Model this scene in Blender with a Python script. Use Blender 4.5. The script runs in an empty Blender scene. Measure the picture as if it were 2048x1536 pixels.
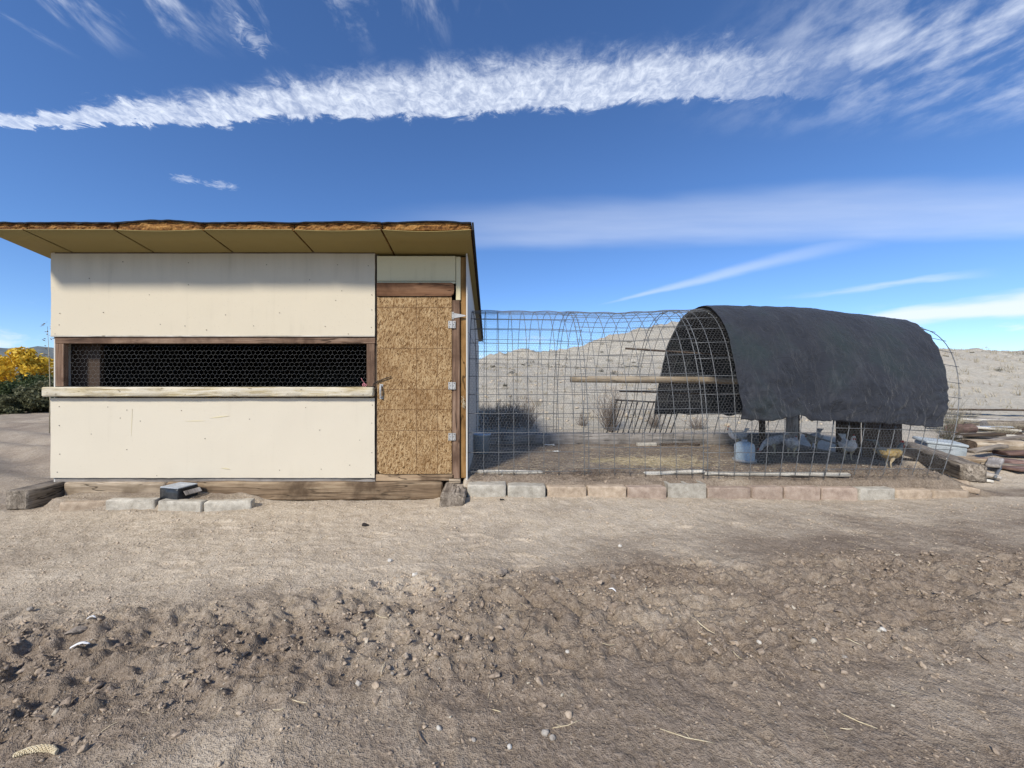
import bpy, bmesh, math, random
import numpy as np
from mathutils import Vector, Matrix, noise as mnoise

random.seed(7)
rng = np.random.default_rng(11)
scene = bpy.context.scene
COL = scene.collection
R = math.radians

# ------------------------------------------------------------------ camera
CAM_Z = 1.19
cam_data = bpy.data.cameras.new('camera')
cam = bpy.data.objects.new('camera', cam_data)
COL.objects.link(cam)
cam.location = (0, 0, CAM_Z)
cam.rotation_euler = (R(90), 0, 0)
cam_data.sensor_width = 36.0
cam_data.lens = 770 / 2048 * 36.0
cam_data.shift_x = (1024 - 985) / 2048
cam_data.clip_start = 0.05
cam_data.clip_end = 9000
scene.camera = cam

# ------------------------------------------------------------------ light
SUN_EL, SUN_AZ = 41.0, 211.0          # degrees; azimuth clockwise from +Y
sun_data = bpy.data.lights.new('sun', 'SUN')
sun_data.energy = 3.5
sun_data.angle = R(8.5)               # thin high cloud in front of the sun
sun_data.color = (1.0, 0.94, 0.84)
sun = bpy.data.objects.new('sun', sun_data)
COL.objects.link(sun)
sd = Vector((math.sin(R(SUN_AZ)) * math.cos(R(SUN_EL)), math.cos(R(SUN_AZ)) * math.cos(R(SUN_EL)), math.sin(R(SUN_EL))))
sun.rotation_euler = sd.to_track_quat('Z', 'Y').to_euler()
sun.location = (-6, -8, 12)

scene.view_settings.view_transform = 'Standard'
scene.view_settings.look = 'None'
scene.view_settings.gamma = 1.0
scene.view_settings.exposure = 0.45
scene.view_settings.use_curve_mapping = False
scene.render.engine = 'CYCLES'
scene.cycles.max_bounces = 6
scene.cycles.diffuse_bounces = 3
scene.cycles.glossy_bounces = 2
scene.cycles.transmission_bounces = 2
scene.cycles.transparent_max_bounces = 8


# ------------------------------------------------------------------ node helpers
class NT:
    """small helper to write node trees as expressions"""
    def __init__(self, tree):
        self.t = tree
        self.n = tree.nodes
        self.l = tree.links

    def put(self, sock, v):
        if v is None:
            return
        if isinstance(v, (int, float)):
            if sock.type in ('RGBA', 'VECTOR'):
                sock.default_value = (v, v, v, 1)[:len(sock.default_value)]
            else:
                sock.default_value = v
        elif isinstance(v, (tuple, list)):
            if sock.type == 'RGBA' and len(v) == 3:
                v = tuple(v) + (1,)
            sock.default_value = v
        else:
            self.l.new(v, sock)

    def math(self, op, a, b=None, c=None, clamp=False):
        m = self.n.new('ShaderNodeMath')
        m.operation = op
        m.use_clamp = clamp
        for i, v in enumerate((a, b, c)):
            self.put(m.inputs[i], v)
        return m.outputs[0]

    def add(self, a, b): return self.math('ADD', a, b)
    def sub(self, a, b): return self.math('SUBTRACT', a, b)
    def mul(self, a, b): return self.math('MULTIPLY', a, b)
    def div(self, a, b): return self.math('DIVIDE', a, b)

    def ss(self, x, a, b, lo=0.0, hi=1.0):
        m = self.n.new('ShaderNodeMapRange')
        m.interpolation_type = 'SMOOTHSTEP'
        self.put(m.inputs[0], x); self.put(m.inputs[1], a); self.put(m.inputs[2], b)
        self.put(m.inputs[3], lo); self.put(m.inputs[4], hi)
        return m.outputs[0]

    def lin(self, x, a, b, lo=0.0, hi=1.0):
        m = self.n.new('ShaderNodeMapRange')
        self.put(m.inputs[0], x); self.put(m.inputs[1], a); self.put(m.inputs[2], b)
        self.put(m.inputs[3], lo); self.put(m.inputs[4], hi)
        return m.outputs[0]

    def xyz(self, v):
        m = self.n.new('ShaderNodeSeparateXYZ'); self.put(m.inputs[0], v)
        return m.outputs

    def vec(self, x, y, z=0.0):
        m = self.n.new('ShaderNodeCombineXYZ')
        for i, v in enumerate((x, y, z)):
            self.put(m.inputs[i], v)
        return m.outputs[0]

    def mapping(self, v, loc=(0, 0, 0), rot=(0, 0, 0), scale=(1, 1, 1)):
        m = self.n.new('ShaderNodeMapping')
        self.put(m.inputs[0], v)
        m.inputs[1].default_value = loc; m.inputs[2].default_value = rot; m.inputs[3].default_value = scale
        return m.outputs[0]

    def noise(self, v, scale=5.0, detail=4.0, rough=0.55, dist=0.0, col=False):
        m = self.n.new('ShaderNodeTexNoise')
        self.put(m.inputs['Vector'], v)
        m.inputs['Scale'].default_value = scale; m.inputs['Detail'].default_value = detail
        m.inputs['Roughness'].default_value = rough; m.inputs['Distortion'].default_value = dist
        return m.outputs['Color' if col else 'Fac']

    def voro(self, v, scale=5.0, feature='F1', out='Distance', rand=1.0):
        m = self.n.new('ShaderNodeTexVoronoi')
        m.feature = feature
        self.put(m.inputs['Vector'], v)
        m.inputs['Scale'].default_value = scale
        m.inputs['Randomness'].default_value = rand
        return m.outputs[out]

    def mix(self, fac, a, b, mode='MIX'):
        m = self.n.new('ShaderNodeMix')
        m.data_type = 'RGBA'; m.blend_type = mode
        self.put(m.inputs[0], fac); self.put(m.inputs[6], a); self.put(m.inputs[7], b)
        return m.outputs[2]

    def ramp(self, fac, stops):
        m = self.n.new('ShaderNodeValToRGB')
        self.put(m.inputs[0], fac)
        e = m.color_ramp.elements
        while len(e) < len(stops):
            e.new(0.5)
        for el, (p, c) in zip(e, stops):
            el.position = p
            el.color = (c[0], c[1], c[2], 1) if not isinstance(c, (int, float)) else (c, c, c, 1)
        return m.outputs[0]

    def bump(self, h, strength=0.3, dist=0.01, normal=None):
        m = self.n.new('ShaderNodeBump')
        m.inputs['Strength'].default_value = strength
        m.inputs['Distance'].default_value = dist
        self.put(m.inputs['Height'], h)
        if normal is not None:
            self.put(m.inputs['Normal'], normal)
        return m.outputs[0]


# ------------------------------------------------------------------ world: clear sky, contrail, cirrus
world = bpy.data.worlds.new('World')
scene.world = world
world.use_nodes = True
w = NT(world.node_tree)
bg = w.n['Background']
sky = w.n.new('ShaderNodeTexSky')
sky.sky_type = 'NISHITA'
sky.sun_disc = False
sky.sun_elevation = R(SUN_EL)
sky.sun_rotation = R(SUN_AZ)
sky.altitude = 1500
sky.air_density = 1.0
sky.dust_density = 0.25
sky.ozone_density = 3.0


def build_sky():
    tc = w.n.new('ShaderNodeTexCoord')
    d = tc.outputs['Generated']
    X, Y, Z = w.xyz(d)
    zc = w.math('MAXIMUM', Z, 0.04)
    u, v = w.div(X, zc), w.div(Y, zc)          # the sky as a flat layer overhead
    P = w.vec(u, v)
    az = w.math('ARCTAN2', X, Y)
    el = w.math('ARCSINE', Z)
    AE = w.vec(az, el)
    big = w.noise(P, 2.2, 3, 0.5)
    fine = w.noise(w.mapping(P, rot=(0, 0, R(-20)), scale=(15, 10, 1)), 1.0, 6, 0.66, 1.3)
    puff = w.noise(P, 24.0, 5, 0.66, 1.0)
    wob = w.noise(P, 8.0, 6, 0.68, 0.8)
    # 1 contrail, a straight line in the layer, spreading and breaking up
    line = w.sub(w.mul(u, -0.0825), -1.312)
    dv = w.sub(v, line)
    dv = w.add(dv, w.mul(w.sub(wob, 0.5), 0.20))
    dv = w.add(dv, w.mul(w.sub(big, 0.5), 0.10))
    hw_up = w.ss(u, -2.2, 0.2, 0.045, 0.21)
    hw_dn = w.ss(u, -2.2, 0.2, 0.055, 0.14)
    up = w.ss(w.math('MULTIPLY', dv, -1.0), w.mul(hw_up, 0.0), hw_up, 1, 0)
    dn = w.ss(dv, w.mul(hw_dn, 0.55), hw_dn, 1, 0)
    rip = w.noise(w.mapping(P, rot=(0, 0, R(-12)), scale=(38, 12, 1)), 1.0, 3, 0.6, 0.5)
    tex = w.ss(w.add(w.mul(rip, 0.16), w.add(w.mul(fine, 0.40), w.mul(puff, 0.44))), 0.34, 0.68)
    body = w.mul(up, dn)
    tail = w.ss(u, 0.45, 1.35, 1.0, 0.0)
    cov = w.ss(body, 0.0, 0.9)
    c1 = w.mul(w.mul(w.math('ADD', w.mul(tex, 0.62), w.mul(w.mul(cov, cov), 0.34), clamp=True), cov), tail)
    c1 = w.mul(c1, w.ss(u, -3.4, -1.2, 0.55, 1.0))
    # 2 broken cirrus to the upper right, lying along a diagonal
    q = w.mapping(P, rot=(0, 0, R(48)), scale=(4.2, 3.4, 1))
    br = w.noise(q, 1.3, 7, 0.60, 0.15)
    dens = w.ss(u, 0.55, 1.25)
    dens = w.mul(dens, w.ss(v, 1.62, 1.1))
    c2 = w.mul(w.ss(br, 0.38, 0.78), dens)
    c2 = w.mul(c2, 0.8)
    # 3 small broken wisps over the rest of the high sky
    q3 = w.mapping(P, loc=(3.1, 1.7, 0), rot=(0, 0, R(-28)), scale=(6.5, 3.0, 1))
    b3 = w.noise(q3, 1.0, 6, 0.62, 0.5)
    c3 = w.mul(w.ss(b3, 0.48, 0.78), w.ss(v, 1.2, 0.98))
    c3 = w.mul(c3, w.ss(u, 0.1, -0.25))
    c3 = w.mul(c3, 0.75)
    # 4 wide thin veil
    e_ = w.mul(w.sub(w.noise(w.mapping(P, scale=(0.8, 1.6, 1)), 1.0, 3), 0.5), 0.35)
    top = w.add(w.mul(u, -0.11), 2.10)
    bot = w.add(w.mul(u, -0.055), 2.85)
    ve = w.add(v, e_)
    c4 = w.mul(w.ss(w.sub(ve, top), -0.06, 0.30), w.ss(w.sub(ve, bot), 0.12, -0.25))
    c4 = w.mul(c4, w.ss(u, -1.0, 0.6))
    c4 = w.mul(c4, w.add(0.16, w.mul(w.noise(w.mapping(P, rot=(0, 0, .1), scale=(1.2, 5, 1)), 1.0, 4), 0.22)))
    # 5 fan-shaped streak below it
    ax, ay, bx, by = 1.35, 4.9, 2.62, 2.6
    L = math.hypot(bx - ax, by - ay); tx, ty = (bx - ax) / L, (by - ay) / L
    al = w.add(w.mul(w.sub(u, ax), tx), w.mul(w.sub(v, ay), ty))
    ac = w.add(w.mul(w.sub(u, ax), -ty), w.mul(w.sub(v, ay), tx))
    ac = w.add(ac, w.mul(w.sub(w.noise(P, 1.4, 3), 0.5), 0.25))
    hw = w.lin(al, 0, L, 0.05, 0.34)
    c5 = w.mul(w.ss(w.math('ABSOLUTE', ac), hw, w.mul(hw, 0.05)), w.mul(w.ss(al, -0.1, 0.8), w.ss(al, L + .6, L * .55)))
    c5 = w.mul(c5, 0.34)
    # 6 low bank of bright cloud on the right, thin streak above, small puffs at the horizon
    en = w.mul(w.sub(w.noise(w.mapping(AE, scale=(5, 22, 1)), 1.0, 4), 0.5), 0.05)
    ee = w.add(el, en)
    lo = w.mul(w.ss(ee, 0.094, 0.112), w.ss(ee, w.ss(az, 0.62, 1.0, 0.125, 0.150), w.ss(az, 0.62, 1.0, 0.108, 0.132)))
    c6 = w.mul(w.mul(lo, w.ss(az, 0.60, 0.82)), 0.88)
    s2 = w.mul(w.ss(w.math('ABSOLUTE', w.sub(ee, w.add(0.178, w.mul(w.sub(az, 0.8), -0.02)))), 0.010, 0.0), w.mul(w.ss(az, 0.62, 0.8), w.ss(az, 0.93, 0.84)))
    c6b = w.mul(s2, 0.35)
    pn = w.noise(w.mapping(AE, loc=(0.4, 0, 0), scale=(8, 20, 1)), 1.0, 5, 0.6)
    c7 = w.mul(w.mul(w.ss(pn, 0.52, 0.70), w.mul(w.ss(el, 0.03, 0.07), w.ss(el, 0.15, 0.10))), 0.7)
    # 8 two detached puffs
    def blob(cu, cv, ru, rv):
        a = w.div(w.sub(u, cu), ru); b = w.div(w.sub(v, cv), rv)
        r2 = w.add(w.mul(a, a), w.mul(b, b))
        return w.mul(w.ss(w.add(r2, w.mul(w.sub(puff, 0.5), 5.0)), 1.2, -1.0), 0.45)
    c8 = w.math('MAXIMUM', blob(-1.50, 1.88, 0.07, 0.05), blob(-1.37, 1.94, 0.08, 0.05))
    c8 = w.math('MAXIMUM', c8, blob(-0.70, 1.10, 0.05, 0.07))
    m = c1
    for c in (c2, c3, c4, c5, c6, c6b, c7, c8):
        m = w.math('MAXIMUM', m, c)
    m = w.mul(m, w.ss(Z, 0.0, 0.03))
    # deepen the blue of clear high-desert air a little
    hs = w.n.new('ShaderNodeHueSaturation')
    hs.inputs['Hue'].default_value = 0.5
    hs.inputs['Saturation'].default_value = 1.10
    hs.inputs['Value'].default_value = 1.0
    w.put(hs.inputs['Color'], sky.outputs[0])
    air = w.mix(1.0, hs.outputs[0], (0.83, 0.93, 1.10), 'MULTIPLY')
    col = w.mix(m, air, (6.0, 6.45, 7.3))
    w.l.new(col, bg.inputs[0])
    bg.inputs[1].default_value = 0.115


build_sky()


# ------------------------------------------------------------------ object helpers
def tag(o, label=None, cat=None, group=None, kind=None):
    if label: o['label'] = label
    if cat: o['category'] = cat
    if group: o['group'] = group
    if kind: o['kind'] = kind
    return o


def wloc(o):
    v = Vector((0, 0, 0))
    while o:
        v += o.location
        o = o.parent
    return v


def link(name, me, mat=None, parent=None, loc=(0, 0, 0), rot=(0, 0, 0)):
    """loc is in world space; parents are never rotated, so it is only shifted"""
    o = bpy.data.objects.new(name, me)
    COL.objects.link(o)
    if parent is not None:
        o.parent = parent
        o.location = Vector(loc) - wloc(parent)
    else:
        o.location = loc
    o.rotation_euler = rot
    if mat is not None and me is not None:
        if len(me.materials) == 0:
            me.materials.append(mat)
        elif me.materials[0] is not mat:
            o.material_slots[0].link = 'OBJECT'
            o.material_slots[0].material = mat
    return o


def empty(name, loc, label, cat, group=None):
    o = bpy.data.objects.new(name, None)
    COL.objects.link(o)
    o.empty_display_size = 0.1
    o.location = loc
    return tag(o, label, cat, group)


class MB:
    def __init__(self):
        self.v, self.f, self.m = [], [], []

    def quad(self, idx, mi=0):
        self.f.append(idx); self.m.append(mi)

    def box(self, c, s, rot=None, mi=0):
        b = len(self.v)
        M = rot if rot is not None else Matrix.Identity(3)
        for z in (-1, 1):
            for y in (-1, 1):
                for x in (-1, 1):
                    p = M @ Vector((x * s[0] / 2, y * s[1] / 2, z * s[2] / 2))
                    self.v.append((p.x + c[0], p.y + c[1], p.z + c[2]))
        for q in ((0, 2, 3, 1), (4, 5, 7, 6), (0, 1, 5, 4), (2, 6, 7, 3), (0, 4, 6, 2), (1, 3, 7, 5)):
            self.quad([b + i for i in q], mi)
        return self

    def tube(self, pts, rad, n=6, cap=True, mi=0):
        pts = [Vector(p) for p in pts]
        if not isinstance(rad, (list, tuple)):
            rad = [rad] * len(pts)
        b = len(self.v)
        prev = None
        for i, p in enumerate(pts):
            t = (pts[min(i + 1, len(pts) - 1)] - pts[max(i - 1, 0)])
            if t.length < 1e-9:
                t = Vector((0, 0, 1))
            t.normalize()
            if prev is None:
                a = Vector((0, 0, 1)) if abs(t.z) < 0.9 else Vector((1, 0, 0))
                s = t.cross(a).normalized()
            else:
                s = (prev - t * prev.dot(t))
                if s.length < 1e-6:
                    s = t.orthogonal()
                s.normalize()
            prev = s
            r2 = t.cross(s)
            for k in range(n):
                a = 2 * math.pi * k / n
                q = p + (s * math.cos(a) + r2 * math.sin(a)) * rad[i]
                self.v.append(tuple(q))
        for i in range(len(pts) - 1):
            for k in range(n):
                a, c = b + i * n + k, b + i * n + (k + 1) % n
                self.quad([a, c, c + n, a + n], mi)
        if cap:
            self.quad([b + k for k in range(n)][::-1], mi)
            e = b + (len(pts) - 1) * n
            self.quad([e + k for k in range(n)], mi)
        return self

    def loft(self, rings, n=12, mi=0):
        """rings: list of (centre, axis_a, axis_b)"""
        b = len(self.v)
        for c, A, B in rings:
            for k in range(n):
                a = 2 * math.pi * k / n
                self.v.append(tuple(Vector(c) + Vector(A) * math.cos(a) + Vector(B) * math.sin(a)))
        for i in range(len(rings) - 1):
            for k in range(n):
                p, q = b + i * n + k, b + i * n + (k + 1) % n
                self.quad([p, q, q + n, p + n], mi)
        self.quad([b + k for k in range(n)][::-1], mi)
        e = b + (len(rings) - 1) * n
        self.quad([e + k for k in range(n)], mi)
        return self

    def lathe(self, prof, n=24, mi=0):
        b = len(self.v)
        for r, z in prof:
            for k in range(n):
                a = 2 * math.pi * k / n
                self.v.append((r * math.cos(a), r * math.sin(a), z))
        for i in range(len(prof) - 1):
            for k in range(n):
                p, q = b + i * n + k, b + i * n + (k + 1) % n
                self.quad([p, q, q + n, p + n], mi)
        return self

    def poly(self, pts, depth, mi=0):
        """extrude a polygon given in XZ by depth in +Y"""
        b = len(self.v); n = len(pts)
        for y in (0, depth):
            for x, z in pts:
                self.v.append((x, y, z))
        self.quad([b + i for i in range(n)], mi)
        self.quad([b + n + i for i in range(n)][::-1], mi)
        for i in range(n):
            j = (i + 1) % n
            self.quad([b + j, b + i, b + n + i, b + n + j], mi)
        return self

    def mesh(self, name, smooth=False):
        me = bpy.data.meshes.new(name)
        me.from_pydata(self.v, [], self.f)
        if any(self.m):
            me.polygons.foreach_set('material_index', self.m)
        if smooth:
            me.polygons.foreach_set('use_smooth', [True] * len(self.f))
        me.update()
        return me


def fixn(me):
    bm = bmesh.new(); bm.from_mesh(me)
    bmesh.ops.recalc_face_normals(bm, faces=bm.faces)
    bm.to_mesh(me); bm.free()
    return me


_bc = {}


def bev_box(sx, sy, sz, bev=0.003, seg=1):
    key = (round(sx, 4), round(sy, 4), round(sz, 4), bev, seg)
    if key in _bc:
        return _bc[key]
    bm = bmesh.new()
    bmesh.ops.create_cube(bm, size=1)
    bmesh.ops.scale(bm, vec=(sx, sy, sz), verts=bm.verts)
    bmesh.ops.bevel(bm, geom=bm.edges[:], offset=bev, segments=seg, affect='EDGES')
    me = bpy.data.meshes.new('board'); bm.to_mesh(me); bm.free()
    _bc[key] = me
    return me


def rough_box(sx, sy, sz, cell=0.06, amp=0.006, bev=0.012, seed=0, freq=9.0, along=None):
    """a worn timber or block: bevelled, subdivided and knocked about"""
    bm = bmesh.new()
    nx, ny, nz = [max(2, int(round(s / cell)) + 1) for s in (sx, sy, sz)]

    def ax(n, s):
        c = [-s / 2, -s / 2 + bev] + list(np.linspace(-s / 2 + bev, s / 2 - bev, n))[1:-1] + [s / 2 - bev, s / 2]
        return c
    xs, ys, zs = ax(nx, sx), ax(ny, sy), ax(nz, sz)
    cache = {}

    def vert(i, j, k):
        if (i, j, k) in cache:
            return cache[(i, j, k)]
        p = Vector((xs[i], ys[j], zs[k]))
        e = [(i in (0, len(xs) - 1)), (j in (0, len(ys) - 1)), (k in (0, len(zs) - 1))]
        if sum(e) >= 2:                                  # pull edges and corners in
            f = 0.55 if sum(e) == 2 else 0.7
            for a in range(3):
                if e[a]:
                    p[a] -= math.copysign(bev * f, p[a])
        q = p * freq + Vector((seed * 7.3, seed * 3.1, seed * 1.7))
        if along is not None:
            q = Vector((q.x * along, q.y, q.z))
        p += mnoise.noise_vector(q) * amp + mnoise.noise_vector(q * 3.1) * amp * 0.4
        cache[(i, j, k)] = bm.verts.new(p)
        return cache[(i, j, k)]
    I, J, K = len(xs), len(ys), len(zs)
    for i in range(I - 1):
        for j in range(J - 1):
            bm.faces.new([vert(i, j, 0), vert(i, j + 1, 0), vert(i + 1, j + 1, 0), vert(i + 1, j, 0)])
            bm.faces.new([vert(i, j, K - 1), vert(i + 1, j, K - 1), vert(i + 1, j + 1, K - 1), vert(i, j + 1, K - 1)])
        for k in range(K - 1):
            bm.faces.new([vert(i, 0, k), vert(i + 1, 0, k), vert(i + 1, 0, k + 1), vert(i, 0, k + 1)])
            bm.faces.new([vert(i, J - 1, k), vert(i, J - 1, k + 1), vert(i + 1, J - 1, k + 1), vert(i + 1, J - 1, k)])
    for j in range(J - 1):
        for k in range(K - 1):
            bm.faces.new([vert(0, j, k), vert(0, j, k + 1), vert(0, j + 1, k + 1), vert(0, j + 1, k)])
            bm.faces.new([vert(I - 1, j, k), vert(I - 1, j + 1, k), vert(I - 1, j + 1, k + 1), vert(I - 1, j, k + 1)])
    bmesh.ops.recalc_face_normals(bm, faces=bm.faces)
    for f in bm.faces:
        f.smooth = True
    me = bpy.data.meshes.new('worn'); bm.to_mesh(me); bm.free()
    me.set_sharp_from_angle(angle=R(50))
    return me


# ------------------------------------------------------------------ numpy noise
_perm = rng.permutation(512)
_g = rng.uniform(0, 2 * math.pi, 512)
_gx, _gy = np.cos(_g), np.sin(_g)


def pn(x, y, s=0):
    xi = np.floor(x).astype(np.int64); yi = np.floor(y).astype(np.int64)
    xf = x - xi; yf = y - yi

    def h(a, b):
        return _perm[(_perm[(a + s * 37) & 511] + b) & 511]
    u = xf * xf * xf * (xf * (xf * 6 - 15) + 10); v = yf * yf * yf * (yf * (yf * 6 - 15) + 10)

    def gr(a, b, dx, dy):
        k = h(a, b)
        return _gx[k] * dx + _gy[k] * dy
    n00 = gr(xi, yi, xf, yf); n10 = gr(xi + 1, yi, xf - 1, yf)
    n01 = gr(xi, yi + 1, xf, yf - 1); n11 = gr(xi + 1, yi + 1, xf - 1, yf - 1)
    return (n00 * (1 - u) + n10 * u) * (1 - v) + (n01 * (1 - u) + n11 * u) * v


def fbm(x, y, o=4, s=0, rough=0.5):
    t = 0; a = 1.0
    for i in range(o):
        t = t + a * pn(x * 2 ** i, y * 2 ** i, s + i)
        a *= rough
    return t


def sst(x, a, b):
    t = np.clip((x - a) / (b - a), 0, 1)
    return t * t * (3 - 2 * t)


# ------------------------------------------------------------------ materials
MAT = {}


def new_mat(name):
    m = bpy.data.materials.new(name); m.use_nodes = True
    t = NT(m.node_tree)
    b = t.n['Principled BSDF']
    b.inputs['Roughness'].default_value = 0.9
    b.inputs['Specular IOR Level'].default_value = 0.25
    MAT[name] = m
    return t, b


def obj_coord(t, jitter=True):
    tc = t.n.new('ShaderNodeTexCoord')
    if not jitter:
        return tc.outputs['Object']
    oi = t.n.new('ShaderNodeObjectInfo')
    off = t.vec(t.mul(oi.outputs['Random'], 17.0), t.mul(oi.outputs['Random'], 31.0), t.mul(oi.outputs['Random'], 53.0))
    a = t.n.new('ShaderNodeVectorMath'); a.operation = 'ADD'
    t.l.new(tc.outputs['Object'], a.inputs[0]); t.l.new(off, a.inputs[1])
    return a.outputs[0]


def wood_mat(name, dark, mid, light, grain=28.0, bump=0.5, var=0.25):
    t, b = new_mat(name)
    v = obj_coord(t)
    g = t.noise(t.mapping(v, scale=(1.3, grain, grain)), 1.0, 6, 0.62, 0.8)
    g2 = t.noise(t.mapping(v, scale=(4.0, grain * 3.5, grain * 3.5)), 1.0, 3, 0.6)
    blot = t.noise(v, 3.2, 4, 0.6)
    f = t.add(t.mul(g, 0.7), t.mul(g2, 0.3))
    c = t.ramp(f, [(0.32, dark), (0.5, mid), (0.68, light)])
    c = t.mix(t.ss(blot, 0.42, 0.72), c, dark)
    ck = t.math('ABSOLUTE', t.sub(t.noise(t.mapping(v, loc=(3, 5, 7), scale=(1.1, grain * .55, grain * .55)), 1.0, 3, 0.5, 0.4), 0.5))
    chk = t.mul(t.ss(ck, 0.020, 0.004), t.ss(t.noise(v, 2.6, 2), 0.42, 0.58))
    c = t.mix(t.mul(chk, 0.8), c, tuple(k * 0.35 for k in dark))
    f = t.sub(f, t.mul(chk, 0.5))
    oi = t.n.new('ShaderNodeObjectInfo')
    k = t.lin(oi.outputs['Random'], 0, 1, 1 - var, 1 + var)
    hs = t.n.new('ShaderNodeHueSaturation'); t.put(hs.inputs['Color'], c); t.put(hs.inputs['Value'], k)
    t.l.new(hs.outputs[0], b.inputs['Base Color'])
    t.l.new(t.bump(f, bump, 0.006), b.inputs['Normal'])
    return MAT[name]


def speckle_mat(name, dark, mid, light, scale=14.0, bump=0.4, rough=0.92, bdist=0.006, var=0.12):
    t, b = new_mat(name)
    v = obj_coord(t)
    n1 = t.noise(v, scale, 6, 0.65)
    n2 = t.noise(v, scale * 9, 3, 0.6)
    f = t.add(t.mul(n1, 0.65), t.mul(n2, 0.35))
    c = t.ramp(f, [(0.34, dark), (0.5, mid), (0.66, light)])
    oi = t.n.new('ShaderNodeObjectInfo')
    hs = t.n.new('ShaderNodeHueSaturation'); t.put(hs.inputs['Color'], c)
    t.put(hs.inputs['Value'], t.lin(oi.outputs['Random'], 0, 1, 1 - var, 1 + var))
    t.l.new(hs.outputs[0], b.inputs['Base Color'])
    t.l.new(t.bump(f, bump, bdist), b.inputs['Normal'])
    b.inputs['Roughness'].default_value = rough
    return MAT[name]


wood_mat('old_timber', (.07, .055, .042), (.21, .175, .135), (.42, .36, .29), 26, 1.0)
wood_mat('pale_timber', (.17, .125, .08), (.38, .30, .21), (.56, .47, .36), 24, 0.9)
wood_mat('brown_timber', (.09, .058, .034), (.26, .18, .11), (.44, .335, .215), 24, 0.9)
wood_mat('grey_board', (.17, .15, .13), (.31, .28, .25), (.47, .44, .40), 26, 0.6)
wood_mat('white_board', (.36, .33, .27), (.58, .54, .46), (.72, .68, .60), 26, 0.5, 0.1)
wood_mat('dark_board', (.045, .032, .024), (.10, .072, .05), (.18, .13, .095), 24, 0.6)
wood_mat('red_board', (.085, .04, .02), (.175, .088, .045), (.26, .145, .08), 26, 0.5, 0.05)
wood_mat('frame_board', (.085, .05, .032), (.185, .115, .075), (.31, .22, .155), 26, 0.6, 0.15)
wood_mat('ochre_board', (.10, .052, .014), (.25, .135, .045), (.33, .20, .08), 9, 0.4, 0.1)
wood_mat('round_pole', (.21, .165, .11), (.35, .28, .195), (.46, .39, .29), 12, 0.4, 0.1)
wood_mat('log_bark', (.085, .05, .04), (.20, .125, .10), (.33, .235, .19), 14, 1.0)
wood_mat('split_wood', (.22, .155, .095), (.43, .34, .235), (.64, .56, .44), 24, 1.0, 0.1)
speckle_mat('concrete', (.24, .215, .175), (.40, .365, .30), (.54, .50, .42), 14, 0.8)
speckle_mat('concrete_tan', (.24, .18, .125), (.39, .305, .22), (.51, .415, .31), 14, 0.8)
speckle_mat('concrete_pink', (.22, .16, .122), (.345, .265, .205), (.45, .36, .285), 14, 0.8)
speckle_mat('stone', (.22, .19, .16), (.36, .32, .27), (.50, .46, .40), 10, 0.6)
speckle_mat('pale_stone', (.38, .35, .29), (.54, .50, .43), (.68, .65, .58), 30, 0.6)
speckle_mat('roof_felt', (.010, .010, .011), (.022, .022, .024), (.045, .045, .048), 30, 0.6)
speckle_mat('tan_dirt_skin', (.17, .135, .105), (.29, .24, .19), (.42, .36, .29), 30, 1.0)
speckle_mat('white_paint', (.50, .49, .45), (.66, .65, .60), (.76, .75, .70), 8, 0.2)
speckle_mat('tin_box', (.22, .24, .26), (.40, .43, .46), (.55, .58, .61), 6, 0.15, 0.45)
speckle_mat('plastic_blue', (.30, .40, .50), (.40, .50, .60), (.50, .60, .68), 4, 0.1, 0.5)
speckle_mat('plastic_pale', (.42, .52, .57), (.56, .66, .70), (.68, .76, .78), 4, 0.1, 0.45)
speckle_mat('foam_box', (.24, .27, .28), (.34, .375, .385), (.44, .47, .48), 9, 0.3, 0.7)
speckle_mat('dark_glass', (.012, .014, .016), (.03, .033, .036), (.05, .055, .06), 6, 0.1, 0.25)
speckle_mat('rusty_iron', (.012, .010, .009), (.03, .025, .022), (.06, .05, .043), 30, 0.3, 0.8)
speckle_mat('hen_white', (.55, .52, .48), (.75, .72, .68), (.85, .83, .80), 26, 0.5)
speckle_mat('hen_speckled', (.16, .15, .14), (.58, .55, .52), (.80, .77, .74), 34, 0.5)
speckle_mat('hen_gold', (.20, .13, .045), (.36, .26, .11), (.50, .39, .22), 26, 0.5)
speckle_mat('hen_slate', (.05, .065, .065), (.12, .145, .14), (.22, .24, .23), 26, 0.5)
speckle_mat('hen_leg', (.40, .30, .16), (.55, .44, .28), (.62, .52, .36), 30, 0.3)
speckle_mat('comb_red', (.28, .03, .025), (.42, .055, .04), (.5, .09, .07), 30, 0.3)
speckle_mat('twig', (.085, .06, .045), (.16, .12, .09), (.25, .20, .155), 20, 0.3)
speckle_mat('straw', (.40, .32, .19), (.56, .47, .31), (.68, .60, .44), 30, 0.2)
speckle_mat('dry_grass', (.25, .205, .13), (.38, .325, .225), (.50, .44, .33), 3, 0.1)
speckle_mat('feather_white', (.66, .65, .63), (.78, .77, .75), (.85, .84, .82), 30, 0.2)
speckle_mat('twine_pink', (.32, .10, .12), (.45, .17, .19), (.52, .25, .26), 30, 0.2)
speckle_mat('nail', (.09, .075, .06), (.17, .145, .115), (.26, .22, .18), 60, 0.2)


def metal_mat(name, col, rough, metal=0.85):
    t, b = new_mat(name)
    v = obj_coord(t)
    n = t.noise(v, 18, 4, 0.6)
    t.l.new(t.ramp(n, [(0.35, tuple(c * 0.72 for c in col)), (0.65, col)]), b.inputs['Base Color'])
    b.inputs['Metallic'].default_value = metal
    b.inputs['Roughness'].default_value = rough
    return MAT[name]


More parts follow.
